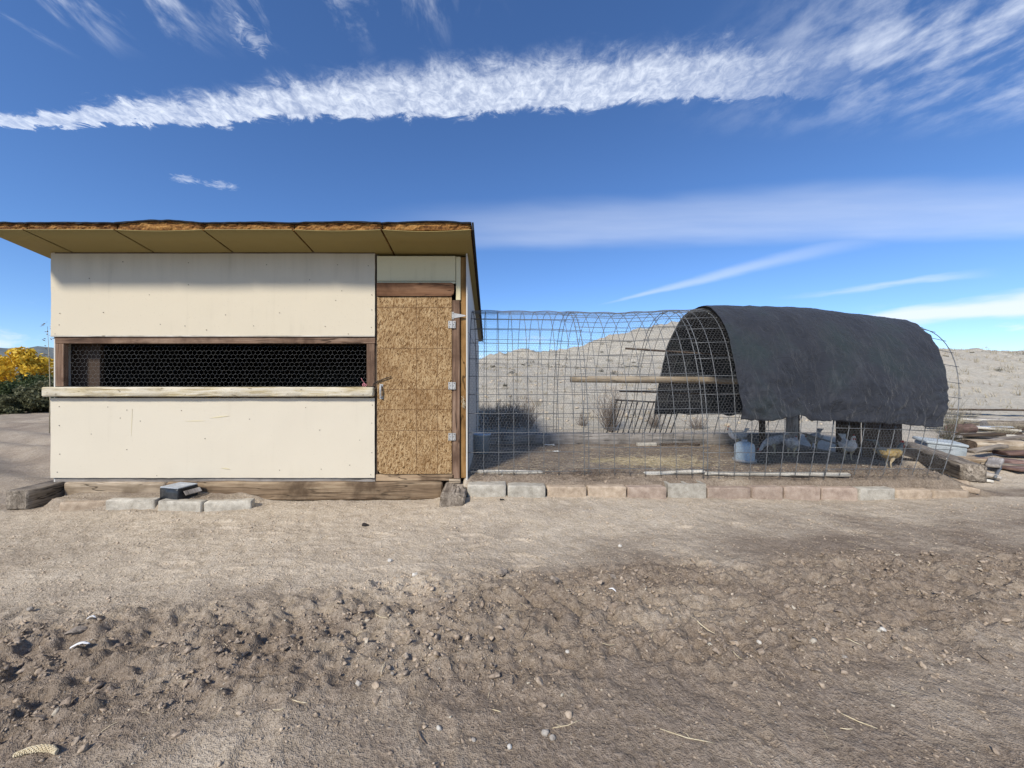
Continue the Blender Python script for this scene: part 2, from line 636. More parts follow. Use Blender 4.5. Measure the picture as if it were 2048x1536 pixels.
metal_mat('galv_wire', (.185, .19, .19), 0.5, 0.35)
metal_mat('galv_plate', (.50, .49, .46), 0.5, 0.35)
metal_mat('hex_wire', (.27, .27, .265), 0.6, 0.3)


def paint_mat(name, base, stain, streak=0.35, top_tone=None):
    """painted sheet siding: drips, faint blotches, fine trowel texture"""
    t, b = new_mat(name)
    v = obj_coord(t, False)
    drip = t.noise(t.mapping(v, scale=(9, 9, 0.7)), 1.0, 5, 0.6)
    blot = t.noise(v, 2.1, 4, 0.55)
    spot = t.noise(v, 70, 2, 0.5)
    f = t.mul(t.ss(drip, 0.52, 0.80), t.ss(blot, 0.38, 0.66))
    c = t.mix(t.mul(f, streak), base, stain)
    c = t.mix(t.mul(t.ss(blot, 0.45, 0.75), 0.12), c, tuple(x * 0.86 for x in base))
    if top_tone:
        z = t.xyz(v)[2]
        g = t.ss(t.add(z, t.mul(t.sub(drip, 0.5), 0.5)), top_tone[0], top_tone[1])
        c = t.mix(t.mul(g, top_tone[2]), c, stain)  # shifts to the darker tone towards the top of the sheet
    c = t.mix(t.mul(t.ss(spot, 0.68, 0.74), 0.25), c, stain)
    t.l.new(c, b.inputs['Base Color'])
    b.inputs['Roughness'].default_value = 0.65
    h = t.add(t.mul(t.noise(v, 2.4, 3), 1.0), t.mul(t.noise(v, 160, 2), 0.02))
    t.l.new(t.bump(h, 0.22, 0.02), b.inputs['Normal'])
    return MAT[name]


CREAM = (.595, .525, .395)
paint_mat('cream_panel', CREAM, (.30, .26, .18), 0.22, (0.10, 0.55, 0.35))
paint_mat('cream_lower', (.605, .545, .43), (.40, .345, .255), 0.16)
paint_mat('cream_board', (.63, .555, .345), (.27, .21, .11), 0.7)
paint_mat('side_panel', (.56, .54, .49), (.42, .41, .37), 0.15)
paint_mat('soffit_olive', (.285, .225, .085), (.16, .12, .045), 0.3)
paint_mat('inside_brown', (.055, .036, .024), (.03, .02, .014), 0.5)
paint_mat('inside_shade', (.03, .028, .026), (.02, .018, .016), 0.3)  # near-black colour carries the shade of the coop interior


def sill_mat():
    t, b = new_mat('flaking_sill')
    v = obj_coord(t)
    g = t.noise(t.mapping(v, scale=(2.0, 34, 34)), 1.0, 6, 0.65, 0.6)
    blot = t.noise(t.mapping(v, scale=(3.5, 9, 14)), 1.0, 5, 0.6)
    pit = t.noise(t.mapping(v, scale=(18, 40, 40)), 1.0, 2, 0.5)
    c = t.ramp(g, [(0.33, (.20, .15, .07)), (0.47, (.46, .385, .235)), (0.6, (.60, .545, .43))])
    c = t.mix(t.mul(t.ss(blot, 0.42, 0.66), 0.8), c, (.60, .545, .43))
    c = t.mix(t.mul(t.ss(pit, 0.66, 0.74), 0.7), c, (.18, .14, .09))
    t.l.new(c, b.inputs['Base Color'])
    t.l.new(t.bump(t.add(g, t.mul(pit, -0.5)), 0.5, 0.006), b.inputs['Normal'])


sill_mat()


def osb_mat():
    """pressed wood strands: five layers of long flakes lying every way"""
    t, b = new_mat('osb')
    v = obj_coord(t, False)
    x, y, z = t.xyz(v)
    P = t.vec(x, z, 0.0)
    warp = t.noise(P, 9, 2, col=True)
    col, hsum = None, None
    tones = [((.12, .062, .022), (.22, .12, .046)), ((.14, .075, .028), (.26, .15, .062)), ((.16, .09, .035), (.30, .185, .082)), ((.19, .11, .045), (.34, .22, .105)), ((.21, .13, .055), (.39, .265, .135)), ((.24, .15, .068), (.45, .32, .175)), ((.28, .18, .085), (.53, .40, .235)), ((.38, .26, .135), (.56, .43, .26)), ((.07, .036, .012), (.13, .07, .026)), ((.36, .24, .12), (.55, .42, .25))]
    for i, (ang, fs) in enumerate(((12, 1.0), (74, 1.3), (-38, .8), (52, 1.5), (125, 1.0), (-8, 1.25), (95, .85), (33, 1.7), (-62, 1.6), (105, 1.9))):
        rt = t.n.new('ShaderNodeVectorRotate'); rt.rotation_type = 'Z_AXIS'
        t.l.new(P, rt.inputs['Vector']); rt.inputs['Angle'].default_value = R(ang)
        q = t.mapping(rt.outputs[0], loc=(i * 3.7, i * 1.9, 0), scale=(23 * fs, 125 * fs, 1))
        dn = t.n.new('ShaderNodeVectorMath'); dn.operation = 'ADD'
        t.l.new(q, dn.inputs[0]); t.l.new(t.mapping(warp, scale=(1.0, 2.2, 0)), dn.inputs[1])
        r, g, bb = t.xyz(t.voro(dn.outputs[0], 1.0, 'F1', 'Color'))
        tone = t.mix(g, tones[i][0], tones[i][1])
        if col is None:
            col, hsum = tone, r
        else:
            msk = t.ss(r, 0.64 if i < 7 else 0.82, 0.68 if i < 7 else 0.86)
            col = t.mix(msk, col, tone)
            hsum = t.math('MAXIMUM', hsum, t.mul(msk, g))

    def grid(co, at):
        return t.ss(t.math('ABSOLUTE', t.sub(co, at)), 0.0048, 0.0024)
    ln = t.math('MAXIMUM', grid(x, 0.022), grid(x, 0.235))
    for at in (0.80, 0.38, -0.04, -0.245, -0.46):
        ln = t.math('MAXIMUM', ln, grid(z, at))
    ln = t.mul(ln, t.ss(t.noise(P, 40, 2), 0.30, 0.50))
    col = t.mix(t.mul(ln, 0.75), col, (.10, .055, .03))
    big = t.noise(P, 2.5, 4, 0.6)
    col = t.mix(t.mul(t.ss(big, 0.42, 0.70), 0.45), col, (.185, .10, .04))
    col = t.mix(1.0, col, (.90, .84, .76), 'MULTIPLY')
    t.l.new(col, b.inputs['Base Color'])
    b.inputs['Roughness'].default_value = 0.85
    t.l.new(t.bump(hsum, 0.35, 0.003), b.inputs['Normal'])


osb_mat()


def core_mat():
    t, b = new_mat('roof_core')
    v = obj_coord(t)
    n = t.noise(t.mapping(v, scale=(7, 7, 22)), 1.0, 6, 0.7)
    n2 = t.noise(v, 60, 3, 0.6)
    c = t.ramp(t.add(t.mul(n, .7), t.mul(n2, .3)), [(0.34, (.030, .012, .004)), (0.46, (.15, .062, .016)), (0.56, (.33, .165, .045)), (0.72, (.50, .31, .115))])
    t.l.new(c, b.inputs['Base Color'])
    t.l.new(t.bump(t.add(n, t.mul(n2, .4)), 0.8, 0.01), b.inputs['Normal'])


core_mat()


def cloth_mat():
    t, b = new_mat('shade_cloth')
    v = obj_coord(t, False)
    n = t.noise(t.mapping(v, rot=(0, R(28), 0), scale=(2.5, 1.0, 7)), 1.0, 5, 0.6)
    blot = t.noise(v, 1.7, 4, 0.55)
    dust = t.noise(t.mapping(v, rot=(0, R(-25), 0), scale=(12, 3, 3)), 1.0, 6, 0.7)
    c = t.ramp(blot, [(0.36, (.014, .016, .021)), (0.5, (.021, .023, .029)), (0.66, (.019, .027, .029))])
    c = t.mix(t.mul(t.ss(dust, 0.50, 0.80), 0.40), c, (.065, .069, .074))
    t.l.new(c, b.inputs['Base Color'])
    b.inputs['Roughness'].default_value = 0.7
    b.inputs['Sheen Weight'].default_value = 0.12
    weave = t.noise(v, 260, 1, 0.5)
    k1 = t.math('ABSOLUTE', t.sub(t.noise(t.mapping(v, rot=(0, R(35), 0), scale=(7, 3, 3)), 1.0, 4, 0.6, 1.0), 0.5))
    k2 = t.math('ABSOLUTE', t.sub(t.noise(t.mapping(v, rot=(0, R(-30), 0), scale=(5, 6, 9)), 1.0, 3, 0.6, 0.8), 0.5))
    hgt = t.sub(t.mul(n, 0.6), t.add(t.ss(k1, 0.0, 0.06, 0.35, 0.0), t.ss(k2, 0.0, 0.05, 0.22, 0.0)))
    t.l.new(t.bump(t.add(hgt, t.mul(weave, 0.03)), 0.45, 0.03), b.inputs['Normal'])


cloth_mat()


def soil_mat():
    t, b = new_mat('soil')
    tc = t.n.new('ShaderNodeTexCoord')
    v = tc.outputs['Object']
    at = t.n.new('ShaderNodeVertexColor'); at.layer_name = 'soil'
    moist, pale, clay = t.xyz(at.outputs['Color'])
    n0 = t.noise(v, 1.3, 5, 0.6)
    n1 = t.noise(v, 9, 4, 0.62)
    n2 = t.noise(v, 60, 3, 0.65)
    n3 = t.noise(v, 240, 1, 0.6)
    f = t.add(t.mul(n1, .36), t.add(t.mul(n2, .40), t.mul(n3, .24)))
    dry = t.ramp(f, [(0.32, (.29, .228, .155)), (0.48, (.50, .416, .310)), (0.64, (.68, .590, .465))])
    wet = t.ramp(f, [(0.32, (.090, .066, .046)), (0.48, (.205, .158, .115)), (0.66, (.375, .305, .234))])
    hill = t.ramp(f, [(0.32, (.235, .205, .155)), (0.5, (.42, .385, .315)), (0.66, (.57, .535, .455))])
    m = t.math('ADD', moist, t.mul(t.sub(n0, 0.5), 0.9), clamp=True)
    m = t.math('ADD', m, t.mul(t.sub(n1, 0.5), 0.7), clamp=True)
    c = t.mix(m, dry, wet)
    c = t.mix(pale, c, hill)
    c = t.mix(clay, c, (.50, .40, .22))
    # light specks of gravel and chaff
    sp = t.voro(v, 42, 'F1', 'Distance')
    spc = t.voro(v, 42, 'F1', 'Color')
    r, g, bb = t.xyz(spc)
    speck = t.mul(t.ss(sp, 0.20, 0.12), t.ss(r, 0.86, 0.90))
    c = t.mix(t.mul(speck, 0.5), c, (.52, .47, .40))
    t.l.new(c, b.inputs['Base Color'])
    b.inputs['Roughness'].default_value = 0.95
    b.inputs['Specular IOR Level'].default_value = 0.15
    h = t.add(t.mul(n1, 0.9), t.add(t.mul(n2, 0.42), t.mul(n3, 0.10)))
    h = t.add(h, t.mul(t.ss(sp, 0.3, 0.0), t.mul(t.ss(r, 0.6, 0.9), 0.18)))
    t.l.new(t.bump(h, 1.0, 0.030), b.inputs['Normal'])


soil_mat()


def clod_mat():
    t, b = new_mat('clod')
    tc = t.n.new('ShaderNodeTexCoord')
    v = tc.outputs['Object']
    at = t.n.new('ShaderNodeVertexColor'); at.layer_name = 'soil'
    moist, pale, clay = t.xyz(at.outputs['Color'])
    n2 = t.noise(v, 55, 4, 0.65)
    dry = t.ramp(n2, [(0.3, (.33, .25, .17)), (0.5, (.52, .415, .30)), (0.7, (.68, .57, .44))])
    wet = t.ramp(n2, [(0.3, (.14, .105, .075)), (0.5, (.27, .21, .155)), (0.7, (.42, .34, .26))])
    c = t.mix(moist, dry, wet)
    c = t.mix(pale, c, (.52, .47, .37))
    t.l.new(c, b.inputs['Base Color'])
    b.inputs['Roughness'].default_value = 0.95
    t.l.new(t.bump(t.noise(v, 130, 3), 0.5, 0.006), b.inputs['Normal'])


clod_mat()


def leaf_mat(name, a, bcol, trans=0.3):
    t, b = new_mat(name)
    g = t.n.new('ShaderNodeNewGeometry')
    n = t.noise(g.outputs['Position'], 1.4, 3)
    wn = t.n.new('ShaderNodeTexWhiteNoise'); wn.noise_dimensions = '3D'
    sn = t.n.new('ShaderNodeVectorMath'); sn.operation = 'SNAP'
    t.l.new(g.outputs['Position'], sn.inputs[0]); sn.inputs[1].default_value = (.25, .25, .25)
    t.l.new(sn.outputs[0], wn.inputs[0])
    c = t.mix(t.math('ADD', t.mul(n, .6), t.mul(wn.outputs[0], .5), clamp=True), a, bcol)
    t.l.new(c, b.inputs['Base Color'])
    b.inputs['Roughness'].default_value = 0.6
    tr = t.n.new('ShaderNodeBsdfTranslucent'); t.put(tr.inputs[0], c)
    mx = t.n.new('ShaderNodeMixShader'); mx.inputs[0].default_value = trans
    t.l.new(b.outputs[0], mx.inputs[1]); t.l.new(tr.outputs[0], mx.inputs[2])
    t.l.new(mx.outputs[0], t.n['Material Output'].inputs[0])
    return MAT[name]


leaf_mat('leaf_yellow', (.55, .32, .02), (.85, .62, .08))
leaf_mat('leaf_green', (.035, .055, .018), (.10, .125, .05))
leaf_mat('leaf_olive', (.07, .075, .035), (.17, .165, .085))
leaf_mat('leaf_grey', (.085, .08, .05), (.20, .18, .125))
speckle_mat('far_hill', (.10, .125, .13), (.145, .165, .165), (.20, .21, .20), .01, 0.0)


# ------------------------------------------------------------------ terrain
def row_y(x):
    return 3.80 + 0.045 * np.clip(x, -0.4, 5.0)


CREST_X = np.array([-40, -14, -6, -1.9, -0.95, 0.5, 2.2, 4.2, 5.9, 7.2, 9, 10.6, 13, 16, 21, 27, 30, 33, 36, 45, 80])
CREST_Z = np.array([0.2, 0.2, 0.8, 1.9, 2.9, 3.45, 3.70, 3.62, 3.80, 4.35, 4.8, 5.2, 5.6, 5.0, 3.9, 3.5, 3.45, 3.4, 3.3, 3.0, 2.0])


def track_y(x):
    return np.interp(x, [-6, -2, -1, 0, 1, 2, 3, 6], [1.15, 1.52, 1.76, 1.98, 2.08, 2.12, 2.2, 2.35])


def rough_mask(x, y):
    n = fbm(x * 1.3 + 5, y * 1.3, 3, 3)
    d = np.abs(y - track_y(x)) + n * 0.22
    return 1 - sst(d, 0.28, 0.62)


def H_macro(x, y):
    x = np.asarray(x, float); y = np.asarray(y, float)
    z = 0.035 * fbm(x * 0.45, y * 0.45, 3, 1) * sst(np.abs(y - 3.9) + np.maximum(np.abs(x + 1.5) - 4, 0), 0.2, 1.5)
    # rise to the foot of the block row
    z = z + 0.075 * sst(y, 3.0, 3.8) * sst(x, -0.9, -0.1) * (1 - 1.0 * sst(x, -0.3, 4.2)) * (1 - sst(y, 6, 7))
    # raised floor of the run behind the blocks
    t = y - row_y(x)
    mr = sst(x, -0.34, -0.28) * (1 - sst(x, 4.75, 5.5)) * (1 - sst(y, 6.3, 7.2))
    terr = 0.175 * sst(t, 0.04, 0.10) + 0.065 * sst(t, 0.10, 0.24)
    z = np.where(t > 0.0, z * (1 - mr) + mr * np.maximum(z, terr + 0.012 * fbm(x * 3, y * 3, 3, 8)), z)
    # flower bed of loose dirt behind the edging by the shed
    mb = sst(x, -4.35, -4.2) * (1 - sst(x, -2.6, -2.2)) * sst(y, 3.64, 3.70) * (1 - sst(y, 4.2, 4.4))
    z = z + mb * (0.085 + 0.02 * fbm(x * 3, y * 3, 3, 9))
    # bank behind, climbing to a shelf, then the hill
    zb = np.interp(y, [6.2, 7.2, 8.2, 10, 12.3, 13.4, 15, 18], [.24, .30, .45, 1.08, 1.62, 1.75, 1.74, 1.8])
    zr = np.interp(y, [4.6, 6.5, 8.5, 10, 12, 15, 18], [.07, .16, .36, .62, .95, 1.55, 1.9])
    wl = sst(x, -3.6, -0.9)
    wr = sst(x - (y - 8) * 0.25, 5.2, 7.5)
    bank = zb * (1 - wr) + zr * wr
    bank = bank + 0.09 * fbm(x * 0.9, y * 0.9, 5, 12, 0.6) * sst(y, 7, 9)
    hz = np.interp(x, CREST_X, CREST_Z)
    up = sst(y, 14.2, 27) * (1 - sst(y, 27, 70))
    up_r = sst(y, 9.5, 27) * (1 - sst(y, 27, 70))
    rise = up * (1 - wr) + up_r * wr
    hill = np.maximum(hz - bank, 0) * rise
    gul = np.abs(pn(x * 0.55 + y * 0.22, y * 0.06, 21)) + 0.5 * np.abs(pn(x * 1.3 + y * 0.5, y * 0.15, 22))
    rid = 1 - 2 * np.abs(fbm(x * 0.9 + y * 0.35, y * 0.22, 4, 24, 0.6))
    hill = hill - 0.35 * rid * rise * (1 - 0.7 * rise) - gul * 1.35 * rise * (1 - rise * 0.6) * sst(hz, 1.5, 3.5) + 0.26 * fbm(x * 0.8, y * 0.8, 5, 23, 0.6) * rise
    back = (bank + hill) * wl * (1 - sst(y, 45, 120)) - 4 * sst(y, 45, 160) * wl
    w2 = sst(y, 6.3, 7.4)
    zl = -0.10 * sst(y, 9, 16) - 1.5 * sst(y, 22, 60) - 4 * sst(y, 60, 300)
    zl = zl + 0.03 * fbm(x * 0.8, y * 0.8, 3, 31) * sst(y, 5, 7)
    fl = zl * (1 - wl) + back
    w2x = np.maximum(w2, sst(x, 5.0, 5.8) * sst(y, 4.3, 5.2))
    return np.where(y > 4.2, z * (1 - w2x) + w2x * fl, z)


_pr = random.Random(21)
PRINTS = [(_pr.uniform(-3.4, 3.8), _pr.uniform(2.35, 3.5), _pr.uniform(-.5, .5) + (math.pi if _pr.random() < .5 else 0)) for _ in range(22)]
PRINTS += [(_pr.uniform(-1.2, 1.5), _pr.uniform(1.2, 1.6), _pr.uniform(.6, 2.2)) for _ in range(6)]


def H_micro(x, y):
    near = (1 - sst(y, 5.0, 9.0))
    rm = rough_mask(x, y) * (1 - sst(y, 3.4, 3.7))
    # churned, crusted dirt
    a = fbm(x * 6, y * 7, 4, 40, 0.55)
    b = 1 - 2 * np.abs(pn(x * 11, y * 13, 45))
    c = np.clip(pn(x * 19, y * 22, 46), -0.1, 0.6)
    d_ = 1 - 2 * np.abs(fbm(x * 7 + 3, y * 8, 3, 48))
    e_ = pn(x * 31, y * 35, 47)
    z = rm * (0.030 * a + 0.015 * b * (0.5 + a) + 0.034 * c + 0.022 * np.clip(e_, -0.15, 0.7) + 0.014 * np.round(d_ * 2.2) / 2.2)
    # lug prints of a tyre along the track
    al = x + 0.25 * y
    tt = (y - track_y(x))
    lug = np.sin(2 * math.pi * (al / 0.155 + np.abs(tt + 0.03) * 3.2))
    lm = (1 - sst(np.abs(tt), 0.17, 0.27)) * sst(fbm(x * 1.7, y * 1.7, 2, 50), -0.25, 0.2)
    z = z - lm * 0.017 * sst(lug, 0.1, 0.6)
    # everywhere: footmarks, scuffs, small crumbs
    z = z + near * (0.013 * fbm(x * 3.2, y * 3.2, 4, 55, 0.55) + 0.007 * pn(x * 14, y * 14, 56) * (0.4 + sst(pn(x * 1.1, y * 1.1, 59), -.2, .4)) + 0.0065 * np.clip(pn(x * 30, y * 30, 57), -0.05, 1))
    z = np.asarray(z, float).copy()
    cand = np.nonzero((y > 0.9) & (y < 4.0) & (np.abs(x) < 4.3))[0]
    xc, yc = x[cand], y[cand]
    for (fx, fy, fa) in PRINTS:
        m_ = np.nonzero((np.abs(xc - fx) < .3) & (np.abs(yc - fy) < .3))[0]
        if len(m_) == 0: continue
        ca, sa = math.cos(fa), math.sin(fa)
        px_, py_ = xc[m_], yc[m_]
        u_ = (px_ - fx) * ca + (py_ - fy) * sa; v_ = -(px_ - fx) * sa + (py_ - fy) * ca
        rr = (u_ / .145) ** 2 + (v_ / (.048 + .012 * np.sin(u_ * 20 + 1))) ** 2
        dep = .011 * (1 - sst(rr, .55, 1.15)) - .006 * sst(rr, .8, 1.15) * (1 - sst(rr, 1.15, 2.4))
        z[cand[m_]] -= dep * (0.8 + 0.6 * pn(px_ * 9, py_ * 9, 61))
    # ruts on the drive to the left
    lf = sst(-x, 4.4, 5.2) * sst(y, 3.8, 5)
    z = z + lf * 0.06 * np.sin((y + 0.42 * x) * 6.0 + 2.5 * pn(x * .4, y * .4, 60)) * (1 - sst(y, 14, 18))
    return z


def Hh(x, y):
    return H_macro(x, y) + H_micro(np.asarray(x, float), np.asarray(y, float))


def gz(x, y):
    return float(Hh(np.array([x]), np.array([y]))[0])


def soil_cols(x, y):
    n = fbm(x * 0.6 + 9, y * 0.9, 4, 70)
    n2 = fbm(x * 1.7, y * 2.4, 5, 74, 0.62)
    # dark moist soil towards the viewer and across to the right; dry trodden strip by the shed
    edge = np.interp(x, [-5, -2, -0.5, 0.6, 1.5, 3, 5], [1.55, 1.85, 2.3, 2.6, 2.85, 3.3, 3.7])
    moist = 0.08 + 0.76 * (1 - sst(y, edge - 0.50, edge + 0.60)) + 0.45 * n + 0.40 * n2
    moist = moist + 0.06 * rough_mask(x, y) * (1 - sst(y, 3, 3.5))
    inside = sst(x, -0.3, -0.2) * sst(y, row_y(x) + 0.2, row_y(x) + 0.4) * (1 - sst(y, 6.1, 6.4)) * (1 - sst(x, 4.8, 5.3))
    moist = np.maximum(moist, inside * (0.95 + 0.3 * n2))
    lipm = sst(x, -0.3, -0.2) * sst(y, row_y(x) - 0.01, row_y(x) + 0.05) * (1 - sst(y, 4.25, 4.5))
    moist = np.maximum(moist, lipm * (1.0 + 0.5 * n2) * (1 - inside * 0))
    bed = sst(-x, 2.3, 2.7) * sst(y, 3.55, 3.68) * (1 - sst(y, 4.2, 4.5))
    moist = np.maximum(moist, bed * (0.65 + 0.3 * n2))
    lf = sst(-x, 4.3, 5.0) * sst(y, 3.7, 4.4)
    moist = np.maximum(moist, lf * (0.62 + 0.3 * n))
    pale = sst(y, 6.3, 8.0) * sst(x, -2.0, -0.8) * (1 - 0.35 * sst(n2, 0.0, 0.5))
    pale = np.maximum(pale, 0.55 * sst(y, 25, 60))
    moist = moist * (1 - sst(y, 6.3, 8.0) * sst(x, -2, -0.8))
    # spilled straw and grain on the run floor
    sx = (x - 1.95) / 0.62; sy = (y - 4.72) / 0.30
    clay = np.clip(1.15 - (sx * sx + sy * sy) + n2 * 1.6 + 0.8 * pn(x * 16, y * 16, 77), 0, 1) * 0.75 * inside
    return np.clip(moist, 0, 1), np.clip(pale, 0, 1), np.clip(clay, 0, 1)


def axis_out(start, sgn, d0, grow, cap, until_cap, end):
    out, p, d = [], start, d0
    while abs(p) < end:
        d = d * grow
        if abs(p) < until_cap:
            d = min(d, cap)
        p += sgn * d
        out.append(p)
    return out


def build_ground():
    fine = list(np.arange(-4.7, 5.3, 0.0145))
    xr = axis_out(fine[-1], 1, 0.016, 1.045, 0.28, 42, 4000)
    xl = axis_out(fine[0], -1, 0.016, 1.06, 0.6, 25, 4000)
    xs = np.array(xl[::-1] + fine + xr)
    ys = list(np.arange(0.85, 3.3, 0.0105)) + list(np.arange(3.3, 4.35, 0.016)) + list(np.arange(4.35, 7, 0.035)) + list(np.arange(7, 31, 0.17))
    yb = axis_out(ys[0], -1, 0.015, 1.12, 1.0, 10, 400)
    yb2, p, d = [], ys[0], 0.015
    while p > -500:
        d *= 1.14
        p -= d
        yb2.append(p)
    yf, p, d = [], ys[-1], 0.17
    while p < 6000:
        d *= 1.13
        p += d
        yf.append(p)
    ys = np.array(yb2[::-1] + ys + yf)
    Xg, Yg = np.meshgrid(xs, ys)
    x, y = Xg.ravel(), Yg.ravel()
    z = Hh(x, y)
    nx, ny = len(xs), len(ys)
    co = np.stack([x, y, z], 1).astype(np.float32)
    i = np.arange(nx - 1); j = np.arange(ny - 1)
    I, J = np.meshgrid(i, j)
    a = (J * nx + I).ravel()
    fc = np.stack([a, a + 1, a + nx + 1, a + nx], 1)
    me = bpy.data.meshes.new('ground')
    me.vertices.add(len(co)); me.vertices.foreach_set('co', co.ravel())
    me.loops.add(fc.size); me.loops.foreach_set('vertex_index', fc.ravel().astype(np.int32))
    me.polygons.add(len(fc))
    me.polygons.foreach_set('loop_start', np.arange(0, fc.size, 4, dtype=np.int32))
    me.polygons.foreach_set('use_smooth', np.ones(len(fc), bool))
    me.update(calc_edges=True)
    m, pl, cl = soil_cols(x, y)
    ca = me.color_attributes.new('soil', 'FLOAT_COLOR', 'POINT')
    ca.data.foreach_set('color', np.stack([m, pl, cl, np.ones_like(m)], 1).astype(np.float32).ravel())
    o = link('ground', me, MAT['soil'])
    tag(o, kind='structure')
    print('ground verts', len(co))


build_ground()


def build_far_hills():
    mb = MB()
    N = 200
    for k in range(N):
        a = R(-100 + 200 * k / (N - 1))
        for r, zf in ((2300, 0.0), (2600, 0.62), (2750, 1.0), (3600, 0.9), (4200, 0.0)):
            h = (1 - 0.75 * float(sst(np.array(a), -.75, .3))) * 190 + 10 * mnoise.noise((math.sin(a) * 6, math.cos(a) * 6, 0)) + 8 * mnoise.noise((a * 40, 1, r * .001))
            h *= 0.9 + 0.1 * math.cos(a + 0.9)
            mb.v.append((math.sin(a) * r, math.cos(a) * r, -6 + h * zf * (0.9 + 0.1 * mnoise.noise((a * 60, r * .01, 3)))))
    for k in range(N - 1):
        for j in range(4):
            p = k * 5 + j
            mb.quad([p, p + 5, p + 6, p + 1])
    tag(link('hills', mb.mesh('hills', True), MAT['far_hill']), kind='structure')


build_far_hills()


def px_ground(px, py):
    """where a pixel of the photograph meets the level yard"""
    d = CAM_Z * 770 / (py - 768)
    return (px - 985) / 770 * d, d


# ------------------------------------------------------------------ shed
WY = 3.95                       # plane of the front wall
SC = 770 / WY


def wx(px): return (px - 985) / SC
def wz(py): return CAM_Z + (768 - py) / SC


XL, XR, YB = wx(105), wx(931), 7.05
RS = 0.16                       # fall of the roof towards the back


def roof_z(y): return 2.534 - RS * (y - WY)


HUMP = (.2, .25, 1.5, .35, .75, .9)


